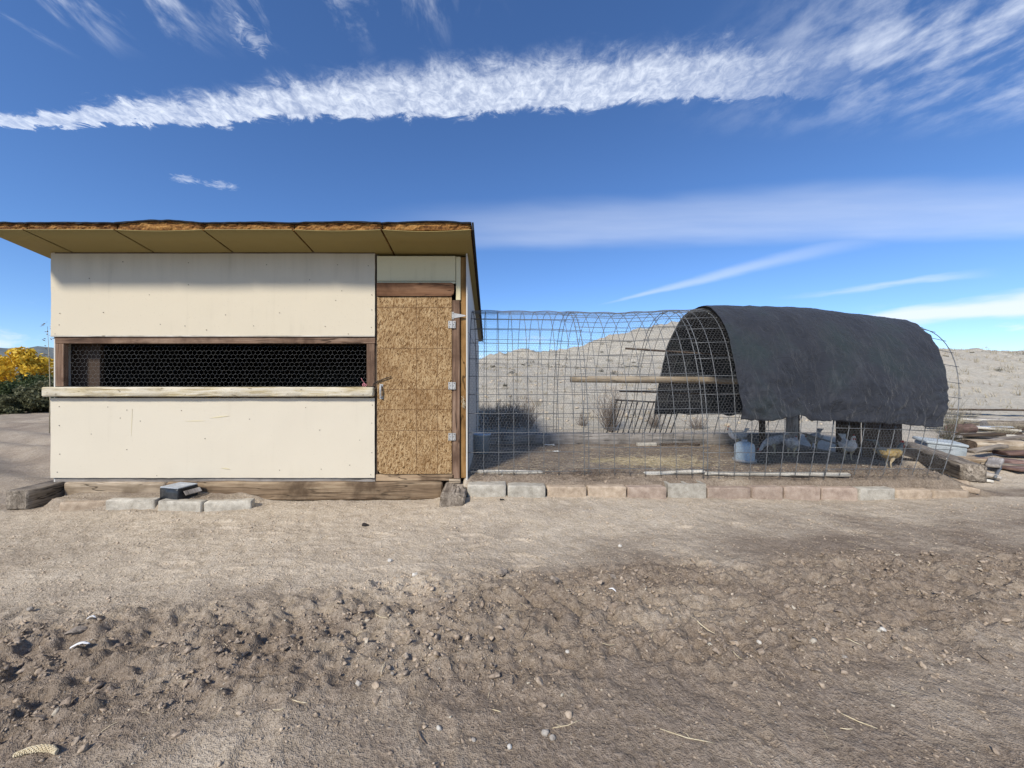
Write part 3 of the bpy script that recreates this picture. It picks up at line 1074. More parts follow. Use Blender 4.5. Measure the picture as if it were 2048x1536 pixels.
def build_shed():
    S = empty('chicken_coop', ((XL + XR) / 2, (WY + YB) / 2, 0), 'cream painted plywood chicken coop with slanted roof and wire window', 'shed')

    def plank(name, x0, x1, z0, z1, y, th, mat, parent=S, bev=0.003, label=None):
        """upright board, front face at depth y; grain along its longer side"""
        w_, h_ = x1 - x0, z1 - z0
        c = ((x0 + x1) / 2, y + th / 2, (z0 + z1) / 2)
        if w_ >= h_:
            o = link(name, bev_box(w_, th, h_, bev), MAT[mat], parent, c)
        else:
            o = link(name, bev_box(h_, th, w_, bev), MAT[mat], parent, c, (0, R(90), 0))
        if label: o['label'] = label
        return o

    def sheet(name, x0, x1, z0, z1, y, th, mat, seed, amp=0.004, nick=0.003):
        """large painted sheet, slightly bowed, with worn edges"""
        nx, nz = 60, 16
        mb = MB()
        cx, cz = (x0 + x1) / 2, (z0 + z1) / 2
        for s in (0, 1):
            for j in range(nz + 1):
                for i in range(nx + 1):
                    x = x0 + (x1 - x0) * i / nx; z = z0 + (z1 - z0) * j / nz
                    dy = amp * mnoise.noise((x * 1.6, z * 2.2, seed)) + amp * .4 * mnoise.noise((x * 5, z * 5, seed + 4))
                    if j in (0, nz): z += nick * mnoise.noise((x * 14, j, seed))
                    if i in (0, nx): x += nick * mnoise.noise((z * 14, i, seed + 1))
                    mb.v.append((x - cx, (dy if s == 0 else th) - th / 2, z - cz))
        A = (nx + 1) * (nz + 1)
        for j in range(nz):
            for i in range(nx):
                a = j * (nx + 1) + i
                mb.quad([a, a + 1, a + nx + 2, a + nx + 1])
                mb.quad([A + a, A + a + nx + 1, A + a + nx + 2, A + a + 1])
        for i in range(nx):
            mb.quad([i, A + i, A + i + 1, i + 1])
            a = nz * (nx + 1) + i
            mb.quad([a, a + 1, A + a + 1, A + a])
        for j in range(nz):
            a = j * (nx + 1)
            mb.quad([a, a + nx + 1, A + a + nx + 1, A + a])
            a += nx
            mb.quad([a, A + a, A + a + nx + 1, a + nx + 1])
        me = fixn(mb.mesh(name, True))
        me.set_sharp_from_angle(angle=R(40))
        return link(name, me, MAT[mat], S, (cx, y + th / 2, cz))

    # front sheets
    up = sheet('wall_panel', wx(103), wx(750), wz(671), wz(505), WY - 0.006, 0.014, 'cream_panel', 1)
    lo = sheet('wall_panel', wx(102), wx(749.5), wz(955.5), wz(796), WY - 0.006, 0.014, 'cream_lower', 2)
    # nail heads
    nm = MB().tube([(0, 0.001, 0), (0, -0.0030, 0)], 0.0044, 7).mesh('nail')
    ups = [(120, 650), (121, 627), (180, 557), (208, 625), (247, 524), (378, 526), (378, 570), (322, 649), (371, 652), (414, 660), (452, 630), (560, 626), (651, 653), (672, 601), (684, 582), (534, 530), (676, 530), (744, 620), (744, 590), (743, 655), (112, 668), (508, 652), (697, 668), (620, 560), (300, 590), (737, 532)]
    los = [(120, 813), (120, 851), (121, 908), (116, 944), (217, 814), (255, 820), (242, 836), (184, 868), (255, 899), (315, 951), (282, 842), (364, 821), (411, 877), (640, 860), (720, 880), (742, 949), (745, 810), (744, 846), (744, 905), (500, 838), (560, 940), (643, 938), (612, 815), (700, 930)]
    for lst, pan in ((ups, up), (los, lo)):
        for px, py in lst:
            link('nail', nm, MAT['nail'], pan, (wx(px), WY - 0.0065, wz(py)))
    # gouges torn into the lower sheet
    for (px, py, L, ang, hh) in ((392, 842, 0.21, 1, .008), (440, 834, 0.20, 7, .012), (452, 937, 0.09, -8, .010), (265, 845, 0.28, 88, .004)):
        mb = MB()
        pts = [(L * (i / 12 - .5), hh * math.sin(math.pi * i / 12) * (0.6 + 0.4 * mnoise.noise((i * .8, px, 0)))) for i in range(13)]
        low = [(x, -h * 0.4) for x, h in pts][::-1]
        mb.poly(pts + low[1:-1], 0.004)
        link('gouge', fixn(mb.mesh('gouge')), MAT['cream_board'], lo, (wx(px), WY - 0.0085, wz(py)), (0, R(-ang), 0))
    # drip strip between sheet and opening, thin battens top and side
    plank('drip_strip', wx(103), wx(750), wz(673.5), wz(671), WY - 0.012, 0.02, 'white_board', bev=0.001)
    plank('top_batten', wx(112), wx(750), wz(507.5), wz(503), WY - 0.014, 0.012, 'dark_board', bev=0.001)
    # window opening: frame, sill, wire
    wf = plank('window_rail', wx(109), wx(750), wz(687), wz(673.5), WY + 0.002, 0.045, 'frame_board')
    wf2 = plank('window_jamb', wx(109), wx(126), wz(773), wz(687.2), WY + 0.004, 0.05, 'frame_board')
    wf3 = plank('window_jamb', wx(733), wx(749), wz(773), wz(687.2), WY + 0.004, 0.05, 'frame_board')
    sill = link('window_sill', rough_box((wx(746) - wx(83)) * .985, 0.085, wz(774) - wz(793), 0.05, 0.003, 0.010, 5, 8), MAT['flaking_sill'], S, ((wx(746) + wx(83)) / 2 * .985, WY - 0.024, (wz(774) + wz(793)) / 2))
    plank('lower_rail', wx(109), wx(749), wz(795.5), wz(776), WY + 0.022, 0.045, 'frame_board')
    hx = hex_mesh(wx(120), wx(740), wz(776), wz(684), 0.047, 0.0006, lambda X, Z: np.stack([X, np.full_like(X, WY + 0.058) + 0.006 * np.sin(X * 9 + Z * 14), Z], 1))
    tag(link('chicken_wire', hx, MAT['hex_wire'], S, (0, 0, 0)), 'hexagonal wire netting across the long window', kind='stuff')
    # studs and room behind, indoor shade put into their dark colours
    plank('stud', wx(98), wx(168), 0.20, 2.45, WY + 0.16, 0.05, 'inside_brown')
    # door bay
    plank('siding_board', wx(754), wx(911), wz(562), wz(512), WY - 0.002, 0.018, 'cream_board')
    plank('siding_board', wx(754), wx(911), wz(567), wz(562.8), WY + 0.002, 0.016, 'cream_board', bev=0.001)
    hd = MB()
    x0, x1, z0, z1 = wx(755), wx(908.5), wz(593), wz(566.5)
    cxh, czh = (x0 + x1) / 2, (z0 + z1) / 2
    pts = [(x0, z0), (x1 - .035, z0), (x1 - .008, z0 + .022), (x1, z0 + .05), (x1, z1 - .03), (x1 - .012, z1 - .008), (x1 - .03, z1), (x0, z1)]
    hd.poly([(x - cxh, z - czh) for x, z in pts], 0.034)
    link('door_header', fixn(hd.mesh('door_header')), MAT['red_board'], S, (cxh, WY - 0.026, czh))
    plank('corner_trim', wx(911.8), wx(921), wz(600), wz(513), WY + 0.004, 0.02, 'cream_board')
    plank('corner_post', wx(920.5), wx(932), wz(957), wz(513), WY + 0.022, 0.07, 'ochre_board')
    plank('door_jamb', wx(904.5), wx(919.5), wz(957), wz(600.5), WY - 0.004, 0.045, 'frame_board')
    plank('gap_shade_strip', wx(749.8), wx(754.2), wz(955), wz(508), WY + 0.018, 0.03, 'dark_board', bev=0.001)  # dark strip set into the open gap in place of its shade
    # door
    dx0, dx1, dz0, dz1 = wx(755), wx(903.5), wz(948), wz(594)
    cx, cz = (dx0 + dx1) / 2, (dz0 + dz1) / 2
    D = MB()
    w2, h2 = (dx1 - dx0) / 2, (dz1 - dz0) / 2
    pts = [(-w2 + .075, -h2), (0.1, -h2 + .004), (w2, -h2 + .006), (w2, h2), (-w2, h2), (-w2, -h2 + .045), (-w2 + .03, -h2 + .012)]
    D.poly(pts, 0.013)
    door = link('door', fixn(D.mesh('door')), MAT['osb'], S, (cx, WY - 0.012, cz))
    door['label'] = 'oriented strand board door with printed grid lines'
    # pull handle
    h = MB()
    h.box((0, -.002, .062), (.034, .004, .028)).box((0, -.002, -.062), (.034, .004, .028))
    h.tube([(0, -.004, .06), (0, -.028, .052), (0, -.034, .02), (0, -.034, -.02), (0, -.028, -.052), (0, -.004, -.06)], [.009, .010, .011, .011, .010, .009], 8)
    link('handle', h.mesh('handle'), MAT['galv_plate'], door, (wx(763.5), WY - 0.012, wz(783)))
    # butt hinges across door edge and jamb
    hb = MB()
    hb.box((-.019, 0, 0), (.036, .004, .074)).box((.019, 0, 0), (.036, .004, .074))
    hb.tube([(0, -.004, -.037), (0, -.004, .037)], .006, 8)
    hbm = hb.mesh('hinge')
    scm = MB().tube([(0, 0, 0), (0, -.003, 0)], .0055, 6).mesh('screw')
    for px, py in ((904, 649.5), (904.2, 771.5), (904.2, 873)):
        hg = link('hinge', hbm, MAT['galv_plate'], door, (wx(px), WY - 0.0155, wz(py)))
        for sx in (-.024, .024):
            for sz in (-.024, 0, .024):
                link('screw', scm, MAT['nail'], hg, (wx(px) + sx * (1 if sz else .75), WY - 0.0175, wz(py) + sz))
    # strap hinge on the jamb, its tongue pointing past the corner
    sp = MB()
    sp.box((0, 0, 0), (.022, .004, .075))
    sp.poly([(.012, -.026), (.125, -.006), (.13, 0), (.125, .006), (.012, .026)], .004)
    sh = link('strap_hinge', fixn(sp.mesh('strap_hinge')), MAT['galv_plate'], S, (wx(906), WY - 0.0085, wz(631.5)))
    for dz in (-.026, .026):
        link('screw', scm, MAT['nail'], sh, (wx(906), WY - 0.0105, wz(631.5) + dz))
    # latch peg and bit of twine by the sill
    pg = MB().tube([(0, 0, 0), (.05, -.002, .028), (.12, -.004, .055), (.185, -.004, .078)], [.0055, .006, .0055, .004], 6)
    pg.tube([(0, 0, 0), (-.004, 0, -.03), (-.006, 0, -.06)], .005, 6)
    link('latch_rod', pg.mesh('latch_rod', True), MAT['rusty_iron'], S, (wx(748), WY - 0.022, wz(768)))
    tw = MB()
    for k in range(9):
        a = random.uniform(-2.6, .4)
        tw.tube([(0, 0, 0), (.02 * math.cos(a), -.01, .02 * math.sin(a)), (.035 * math.cos(a + .6), -.012, .04 * math.sin(a + .3))], .0022, 4)
    tw.tube([(0, 0, 0), (-.018, -.006, .03), (-.03, 0, .05)], .003, 4)
    link('twine', tw.mesh('twine'), MAT['twine_pink'], S, (wx(729), WY - 0.01, wz(766)))
    # torn fluff of insulation at the corner
    fl = MB()
    for k in range(40):
        a = random.uniform(0, 6.28); r = random.uniform(.01, .05)
        z = random.uniform(-.05, .05)
        fl.tube([(0, 0, z), (r * .5 * math.cos(a), -.01, z + r * .5 * math.sin(a)), (r * .6 * math.cos(a + .4), -.014, z + r * math.sin(a + .4))], .0016, 3)
    link('torn_felt', fl.mesh('torn_felt'), MAT['straw'], S, (wx(927), WY + 0.012, wz(806)))
    # threshold boards
    plank('threshold', wx(752), wx(908), wz(962), wz(949), WY - 0.004, 0.05, 'brown_timber')
    plank('threshold', wx(898), wx(921), wz(966), wz(957.5), WY - 0.012, 0.05, 'pale_timber')
    plank('skirt_board', wx(106), wx(750), wz(966), wz(950), WY + 0.012, 0.04, 'grey_board')
    # other walls
    y0 = WY + 0.012

    def side(name, x, th, mat, ya, yb):
        mb = MB()
        c = Vector((x, (ya + yb) / 2, 1.2))
        for xx in (x, x + th):
            for y, z in ((ya, 0.14), (yb, 0.10), (yb, roof_z(yb) - 0.004), (ya, roof_z(ya) - 0.004)):
                mb.v.append((xx - c.x, y - c.y, z - c.z))
        for q in ((0, 1, 2, 3), (4, 7, 6, 5), (0, 4, 5, 1), (1, 5, 6, 2), (2, 6, 7, 3), (3, 7, 4, 0)):
            mb.quad(list(q))
        return link(name, fixn(mb.mesh(name)), MAT[mat], S, c)
    side('side_wall', wx(932.2), 0.014, 'side_panel', WY + 0.002, YB)
    side('side_wall', wx(105), 0.014, 'side_panel', y0, YB)
    plank('corner_trim', wx(932.5), wx(936), 0.16, 1.9, YB - 0.02, 0.06, 'cream_board')
    plank('back_wall', wx(108), wx(929), 0.1, roof_z(YB) - 0.01, YB - 0.03, 0.014, 'inside_shade')
    side('partition_wall', wx(112), 0.012, 'inside_shade', y0 + .2, YB - .1)
    side('partition_wall', wx(922), 0.012, 'inside_shade', y0 + .2, YB - .1)
    link('floor_sheet', bev_box(XR - XL - .12, YB - WY - .16, .02, .003), MAT['inside_shade'], S, ((XL + XR) / 2, (YB + WY) / 2 + .02, .24))
    link('ceiling_sheet', bev_box(XR - XL - .14, 2.9, .012, .003), MAT['inside_shade'], S, ((XL + XR) / 2, (YB + WY) / 2, roof_z((YB + WY) / 2) - .05), (math.atan(-RS), 0, 0))
    # roof: six insulated panels on end, soffit skins below, felt above
    ye, yr = 3.53, 7.31
    seams = [-4.68, -4.296, -3.463, -2.654, -1.829, -1.018, -0.193]
    pmid = (-2.4, (ye + yr) / 2, 2.35)
    roof = link('roof', bev_box(XR - XL - .1, .09, .14, .004), MAT['dark_board'], S, ((XL + XR) / 2, YB - 0.12, roof_z(YB) - 0.09))
    for k in range(6):
        a, b = seams[k] + (0.004 if k else 0), seams[k + 1] - 0.004
        cxp = (a + b) / 2
        zc = roof_z(ye)
        n = max(6, int((b - a) / 0.02))
        core, felt = MB(), MB()
        th = 0.062
        cols = []
        for i in range(n + 1):
            s = i / n
            x = a + (b - a) * s
            hump = 0.016 * HUMP[k] * math.sin(math.pi * s ** (0.7 + .15 * k)) + 0.004 * mnoise.noise((x * 5, k, 9))
            # ragged end grain
            row = []
            for j in range(5):
                q = j / 4
                rag = 0.012 * mnoise.noise((x * 16, q * 3, k)) + 0.008 * mnoise.noise((x * 60, q * 9, k))
                endw = max(0, 1 - min(s, 1 - s) / 0.05)
                row.append((x, ye + 0.012 + rag + 0.03 * endw * (0.5 + 0.5 * mnoise.noise((q * 4, k, 1))), zc + 0.006 + (th + hump - 0.008) * q + 0.004 * mnoise.noise((x * 22, q, k + 5))))
            row.append((x, yr, roof_z(yr) + th + hump))
            row.append((x, yr, roof_z(yr) + 0.006))
            cols.append(row)
        c0 = Vector((cxp, ye, zc))
        for row in cols:
            for p in row:
                core.v.append(tuple(Vector(p) - c0))
        m_ = 7
        for i in range(n):
            for j in range(m_):
                p = i * m_ + j; q = i * m_ + (j + 1) % m_
                core.quad([p, p + m_, q + m_, q])
        core.quad([j for j in range(m_)]); core.quad([n * m_ + j for j in range(m_)][::-1])
        pn_ = link('roof_panel', fixn(core.mesh('roof_panel')), MAT['roof_core'], roof, c0)
        # felt with torn front lip
        for i in range(n + 1):
            s = i / n
            x = a - .003 + (b - a + .006) * s
            hump = 0.016 * HUMP[k] * math.sin(math.pi * s ** (0.7 + .15 * k)) + 0.004 * mnoise.noise((x * 5, k, 9))
            lip = 0.003 + 0.005 * mnoise.noise((x * 9, k, 2)) + 0.022 * max(0, mnoise.noise((x * 12, k, 3)) - .15)
            fr = ye - 0.006 + 0.010 * mnoise.noise((x * 12, k, 7))
            tz = zc + th + hump
            for p in ((x, fr, tz - lip), (x, fr - 0.003, tz + 0.007), (x, yr + .01, roof_z(yr) + th + hump + .007), (x, yr + .01, roof_z(yr) + th + hump - .01), (x, fr + .03, tz - 0.002)):
                felt.v.append(tuple(Vector(p) - c0))
        for i in range(n):
            for j in range(5):
                p = i * 5 + j; q = i * 5 + (j + 1) % 5
                felt.quad([p, p + 5, q + 5, q])
        felt.quad([0, 1, 2, 3, 4]); felt.quad([n * 5 + j for j in range(5)][::-1])
        link('roofing_felt', fixn(felt.mesh('roofing_felt')), MAT['roof_felt'], roof, c0)
        # soffit skin: thin, bowed at the front edge
        sf = MB()
        ns, nyy = 16, 6
        for lay in (0, 1):
            for j in range(nyy + 1):
                for i in range(ns + 1):
                    s = i / ns; tq = j / nyy
                    y = ye + (yr - ye) * tq ** 1.6
                    sag = 0.0
                    if k in (2, 4, 5):
                        sag = 0.012 * math.sin(math.pi * s) * max(0, 1 - tq * 4) * (1 if k != 5 else 1.4)
                    sf.v.append((a + .005 + (b - a - .010) * s - cxp, y - ye - (0.004 if j == 0 else 0), roof_z(y) - zc - sag + (0.0 if lay == 0 else 0.005)))
        A = (ns + 1) * (nyy + 1)
        for j in range(nyy):
            for i in range(ns):
                p = j * (ns + 1) + i
                sf.quad([p, p + ns + 1, p + ns + 2, p + 1])
                sf.quad([A + p, A + p + 1, A + p + ns + 2, A + p + ns + 1])
        for i in range(ns):
            sf.quad([i, i + 1, A + i + 1, A + i])
        link('soffit_panel', fixn(sf.mesh('soffit_panel', True)), MAT['soffit_olive'], roof, c0)
    # dark edging strip down the right rake
    rk = MB()
    for x in (-0.190, -0.172):
        for y, z in ((ye - .012, roof_z(ye) - .004), (yr + .01, roof_z(yr) - .012), (yr + .01, roof_z(yr) + .066), (ye - .012, roof_z(ye) + .066)):
            rk.v.append((x + .18, y - ye, z - roof_z(ye)))
    for q in ((0, 1, 2, 3), (4, 7, 6, 5), (0, 4, 5, 1), (1, 5, 6, 2), (2, 6, 7, 3), (3, 7, 4, 0)):
        rk.quad(list(q))
    link('rake_edging', fixn(rk.mesh('rake_edging')), MAT['roof_felt'], roof, (-.18, ye, roof_z(ye)))
    return S


def hex_mesh(x0, x1, z0, z1, cell, r, fn, keep=None):
    """hexagonal netting in a flat (a, b) sheet, mapped into space by fn; three-sided wires"""
    s = cell / math.sqrt(3)
    na = int((x1 - x0) / cell) + 1
    nb = int((z1 - z0) / (1.5 * s)) + 1
    ii, jj = np.meshgrid(np.arange(na), np.arange(nb))
    ii, jj = ii.ravel(), jj.ravel()
    cx = x0 + (ii + 0.5 * (jj % 2)) * cell
    cz = z0 + jj * 1.5 * s
    segs = []
    top = (0, s); ur = (cell / 2, s / 2); lr = (cell / 2, -s / 2); ul = (-cell / 2, s / 2)
    for p, q in ((top, ur), (ur, lr), (top, ul)):
        segs.append(np.stack([cx + p[0], cz + p[1], cx + q[0], cz + q[1]], 1))
    sg = np.concatenate(segs)
    mk = (np.minimum(sg[:, 0], sg[:, 2]) >= x0 - 1e-6) & (np.maximum(sg[:, 0], sg[:, 2]) <= x1) & (np.minimum(sg[:, 1], sg[:, 3]) >= z0) & (np.maximum(sg[:, 1], sg[:, 3]) <= z1)
    if keep is not None:
        mk &= keep((sg[:, 0] + sg[:, 2]) / 2, (sg[:, 1] + sg[:, 3]) / 2)
    sg = sg[mk]
    jit = lambda a, b: 0.06 * cell * np.stack([np.sin(a * 61.7 + b * 37.1), np.cos(a * 43.3 - b * 71.9)], 1)
    A2, B2 = sg[:, :2] + jit(sg[:, 0], sg[:, 1]), sg[:, 2:] + jit(sg[:, 2], sg[:, 3])
    P = fn(A2[:, 0], A2[:, 1]); Q = fn(B2[:, 0], B2[:, 1])
    t = Q - P
    t /= np.linalg.norm(t, axis=1, keepdims=True) + 1e-12
    ref = np.where(np.abs(t[:, 2:3]) < 0.8, np.array([[0, 0, 1.0]]), np.array([[1.0, 0, 0]]))
    u = np.cross(t, ref); u /= np.linalg.norm(u, axis=1, keepdims=True) + 1e-12
    v = np.cross(t, u)
    vs = []
    for E in (P, Q):
        for k in range(3):
            a = 2 * math.pi * k / 3
            vs.append(E + r * (u * math.cos(a) + v * math.sin(a)))
    n = len(P)
    co = np.stack(vs, 1).reshape(-1, 3)
    b = (np.arange(n) * 6)[:, None]
    f = np.concatenate([b + np.array([[k, (k + 1) % 3, 3 + (k + 1) % 3, 3 + k]]) for k in range(3)], 0)
    me = bpy.data.meshes.new('netting')
    me.vertices.add(len(co)); me.vertices.foreach_set('co', co.astype(np.float32).ravel())
    me.loops.add(f.size); me.loops.foreach_set('vertex_index', f.ravel().astype(np.int32))
    me.polygons.add(len(f)); me.polygons.foreach_set('loop_start', np.arange(0, f.size, 4, dtype=np.int32))
    me.update(calc_edges=True)
    return me


build_shed()

# ------------------------------------------------------------------ timbers and blocks at the foot of the shed


def timber(name, size, loc, rot, mat, label, cat='timber', group=None, cell=0.05, amp=0.007, bev=0.016, seed=0, parts=True):
    o = link(name, rough_box(size[0], size[1], size[2], cell, amp, bev, seed, 8, 0.35), MAT[mat], None, loc, rot)
    return tag(o, label, cat, group)


# ties running back under the corners of the shed
timber('railroad_tie', (1.5, 0.215, 0.185), (-4.505, 3.64 + .75, 0.092), (0, 0, R(90)), 'old_timber', 'weathered square timber end jutting out at the far left corner of the coop', group='timbers under the coop', seed=3, amp=0.005, bev=0.012)
timber('railroad_tie', (1.1, 0.235, 0.19), (-.378, 3.60 + .55, 0.075), (R(7), 0, R(90)), 'old_timber', 'grey timber end poking out between the door and the concrete blocks', group='timbers under the coop', seed=9, amp=0.006, bev=0.016)
timber('base_timber', (wx(333) - wx(131), 0.19, 0.185), ((wx(131) + wx(333)) / 2, WY + 0.075, 0.093), (0, 0, 0), 'pale_timber', 'short pale base timber under the left end of the coop wall', group='timbers under the coop', seed=14)
timber('base_timber', (wx(886) - wx(336), 0.19, 0.19), ((wx(336) + wx(886)) / 2, WY + 0.066, 0.095), (0, 0, R(0.3)), 'brown_timber', 'long brown base timber below the coop wall and door', group='timbers under the coop', seed=21)


def block(px0, px1, ytop, ybot, depth, mat, label, seed, yaw=0.0, dy=0.19, group='concrete blocks edging the run', hollow=False, tilt=0.0):
    d = depth
    x0, x1 = (px0 - 985) / 770 * d, (px1 - 985) / 770 * d
    zt = CAM_Z + (768 - ytop) / 770 * d
    zb = CAM_Z + (768 - ybot) / 770 * d - 0.05
    c = ((x0 + x1) / 2, d + dy / 2, (zt + zb) / 2)
    wd = x1 - x0 - 0.006
    hh = zt - zb
    if not hollow:
        me = rough_box(wd, dy, hh, 0.035, 0.0035, 0.008, seed, 12)
    else:
        mb = MB()
        t = 0.03
        mb.box((0, -dy / 2 + t / 2, 0), (wd, t, hh)); mb.box((0, dy / 2 - t / 2, 0), (wd, t, hh))
        for xx in (-wd / 2 + t / 2, 0, wd / 2 - t / 2):
            mb.box((xx, 0, 0), (t, dy - 2 * t, hh))
        mb.box((0, 0, -hh / 2 + .04), (wd - 2 * t, dy - 2 * t, .05))
        me = mb.mesh('block')
    o = link('concrete_block', me, MAT[mat], None, c, (0, R(tilt), R(yaw)))
    return tag(o, label, 'block', group)


ROW = [(934, 1013, 970.5, 992, 'concrete', 'first concrete block, pale grey, touching the timber end beside the coop'),
       (1015, 1092, 972.5, 994, 'concrete', 'second pale grey concrete block counting from the coop'),
       (1094, 1174, 974.5, 995, 'concrete_tan', 'third concrete block from the coop, tan coloured'),
       (1176, 1254, 974, 996, 'concrete_tan', 'fourth concrete block from the coop, tan coloured'),
       (1256, 1334, 975, 997, 'concrete_pink', 'fifth concrete block, brownish, just before the hollow block'),
       (1336, 1413, 968, 993.5, 'concrete', 'hollow concrete block with two open cells in the edging row'),
       (1415, 1503, 976, 994.5, 'concrete_pink', 'long reddish block right after the hollow block'),
       (1505, 1567, 975, 993, 'concrete_pink', 'short reddish block with a pale crack, two after the hollow block'),
       (1569, 1642, 975, 994, 'concrete_pink', 'reddish block, third one after the hollow block'),
       (1644, 1717, 976.5, 995, 'concrete_pink', 'reddish block, fourth one after the hollow block'),
       (1719, 1792, 978, 996.5, 'concrete', 'grey block, fifth one after the hollow block'),
       (1794, 1866, 980, 998, 'concrete_tan', 'tan block, last but one at the far right of the edging row'),
       (1868, 1940, 982, 999, 'concrete_tan', 'last tan block at the far right end of the edging row')]
for i, (a, b, t, bt, m, lab) in enumerate(ROW):
    d = 3.80 + 0.045 * ((a + b) / 2 - 985) / 770 * 3.9 - 0.02 * (i % 3 == 1)
    block(a, b, t, bt, d, m, lab, 40 + i, yaw=random.uniform(-0.8, 0.8), hollow=(i == 5))
EDGE = [(122, 208, 1004, 1021, 3.64, 8, 'leftmost low grey edging block beside the timber end'),
        (211, 308, 1000, 1020, 3.64, 2, 'second low edging block, left of the small metal box'),
        (312, 406, 1003, 1023, 3.60, -4, 'low edging block right in front of the small metal box'),
        (410, 498, 1003, 1022, 3.62, 9, 'rightmost low edging block below the wire window')]
for i, (a, b, t, bt, d, yw, lab) in enumerate(EDGE):
    block(a, b, t, bt, d, 'concrete_tan' if i < 1 else 'concrete', lab, 70 + i, yaw=yw, dy=0.085, group='edging blocks below the coop window')

# small metal box with glass front on the bed
bxx, bxd = (345 - 985) / 770 * 3.70, 3.78
bz = gz(bxx, bxd)
BX = empty('solar_lamp', (bxx, bxd, bz - .01), 'small square metal box with dark front lying by the edging blocks', 'lamp')
link('housing', rough_box(0.23, 0.20, 0.105, 0.06, 0.0015, 0.006, 4), MAT['dark_glass'], BX, (bxx, bxd, bz + .05), (0, 0, R(-14)))
link('lid', bev_box(0.225, 0.195, 0.012, .004), MAT['tin_box'], BX, (bxx, bxd, bz + .110), (0, 0, R(-14)))
link('side_plate', bev_box(0.05, 0.16, 0.01, .003), MAT['grey_board'], BX, (bxx + .15, bxd - .02, bz + .06), (0, R(50), R(-14)))

# ------------------------------------------------------------------ hoop run
AX_Y, AX_A, BASE_Z = 5.05, 1.03, 0.235
XE = 4.72


def hoop_b(x):
    return np.interp(x, [-.3, .9, 1.6, 2.4, 2.6, 3.05, 3.55, 4.05, 4.55, 4.72], [1.89, 1.885, 1.865, 1.90, 1.905, 1.91, 1.885, 1.82, 1.74, 1.69])


def hoop_lean(x):
    return 0.37 * sst(x, 1.7, 4.8) * np.ones_like(x)


_ss = np.linspace(0, 1, 801)


def _shape(s, b):
    c = np.cos(np.pi * s); si = np.sin(np.pi * s)
    yy = -np.sign(c) * np.abs(c) ** 0.88
    zz = np.abs(si) ** 0.93
    return AX_A * yy, b * zz


_y, _z = _shape(_ss, 1.9)
_len = np.concatenate([[0], np.cumsum(np.hypot(np.diff(_y), np.diff(_z)))])
ARC = _len[-1]


def tun(x, a, off=0.0):
    """point of the tunnel surface: x along the run, a = metres along the arch from the front foot"""
    x = np.asarray(x, float); a = np.asarray(a, float)
    s = np.interp(a, _len, _ss)
    b = hoop_b(x)
    yy, zz = _shape(s, b)
    yy = yy * (1 + off / AX_A); zz = zz * (1 + off / 1.9)
    z = BASE_Z + zz
    X = x + hoop_lean(x) * zz
    return np.stack([X, AX_Y + yy + 0.03 * np.sin(x * 1.7), z], -1)


TARP_L = 2.52


def build_run():
    RUN = empty('chicken_run', (2.3, AX_Y, BASE_Z), 'arched chicken run of bent galvanised livestock panels beside the coop', 'wire run')
    starts = [-0.25, 0.965, 2.19, 3.455]
    wr = 0.0035
    for k, x0 in enumerate(starts):
        x1 = x0 + 1.265
        jig = (k % 2) * 0.006
        cnt = tun(np.array([(x0 + x1) / 2]), np.array([0.0]))[0]
        # the panel's own first wire carries it; further wires are its pieces
        aa = np.linspace(0.0, ARC, 64)
        xs = np.linspace(x0, x1, 9)
        panel = None
        for i, x in enumerate(xs):
            P = tun(np.full_like(aa, x), aa, jig)
            mb = MB().tube([tuple(Vector(p) - Vector(cnt)) for p in P], wr if i not in (0, 8) else wr * 1.25, 5)
            me = mb.mesh('hoop_wire', True)
            if panel is None:
                panel = link('wire_panel', me, MAT['galv_wire'], RUN, cnt)
            else:
                link('hoop_wire', me, MAT['galv_wire'], panel, cnt)
        nst = int(ARC / 0.203)
        xx = np.linspace(x0 - 0.02, min(x1 + 0.02, XE + .02), 7)
        for j in range(nst + 1):
            a = 0.04 + j * 0.203 + 0.05 * (k % 2) * (1 if j % 5 else .6)
            if a > ARC: break
            P = tun(xx, np.full_like(xx, a), jig + 0.005)
            mb = MB().tube([tuple(Vector(p) - Vector(cnt)) for p in P], wr, 5)
            link('cross_wire', mb.mesh('cross_wire', True), MAT['galv_wire'], panel, cnt)
    f = lambda A, B: tun(A, B, 0.012) + 0.006 * np.stack([np.zeros_like(A), np.sin(A * 23 + B * 9), np.sin(A * 17 - B * 13)], -1)
    keep = lambda A, B: ~((A > TARP_L + 0.15) & (B > 0.75) & (B < ARC - 0.6))
    net = hex_mesh(-0.25, XE, 0.0, ARC, 0.033, 0.00085, f, keep)
    tag(link('chicken_wire', net, MAT['hex_wire'], RUN, (0, 0, 0)), 'fine hexagonal netting stretched over the hoops', kind='stuff')
    # tie wire from the coop corner
    mb = MB().tube([(wx(931), WY + .03, wz(652)), (-.20, 4.5, 1.63), (-.19, 5.2, 1.3)], .002, 4)
    c = Vector((-.2, 4.5, 1.6)); mb.v = [tuple(Vector(p) - c) for p in mb.v]
    link('tie_wire', mb.mesh('tie_wire'), MAT['rusty_iron'], RUN, c)


build_run()


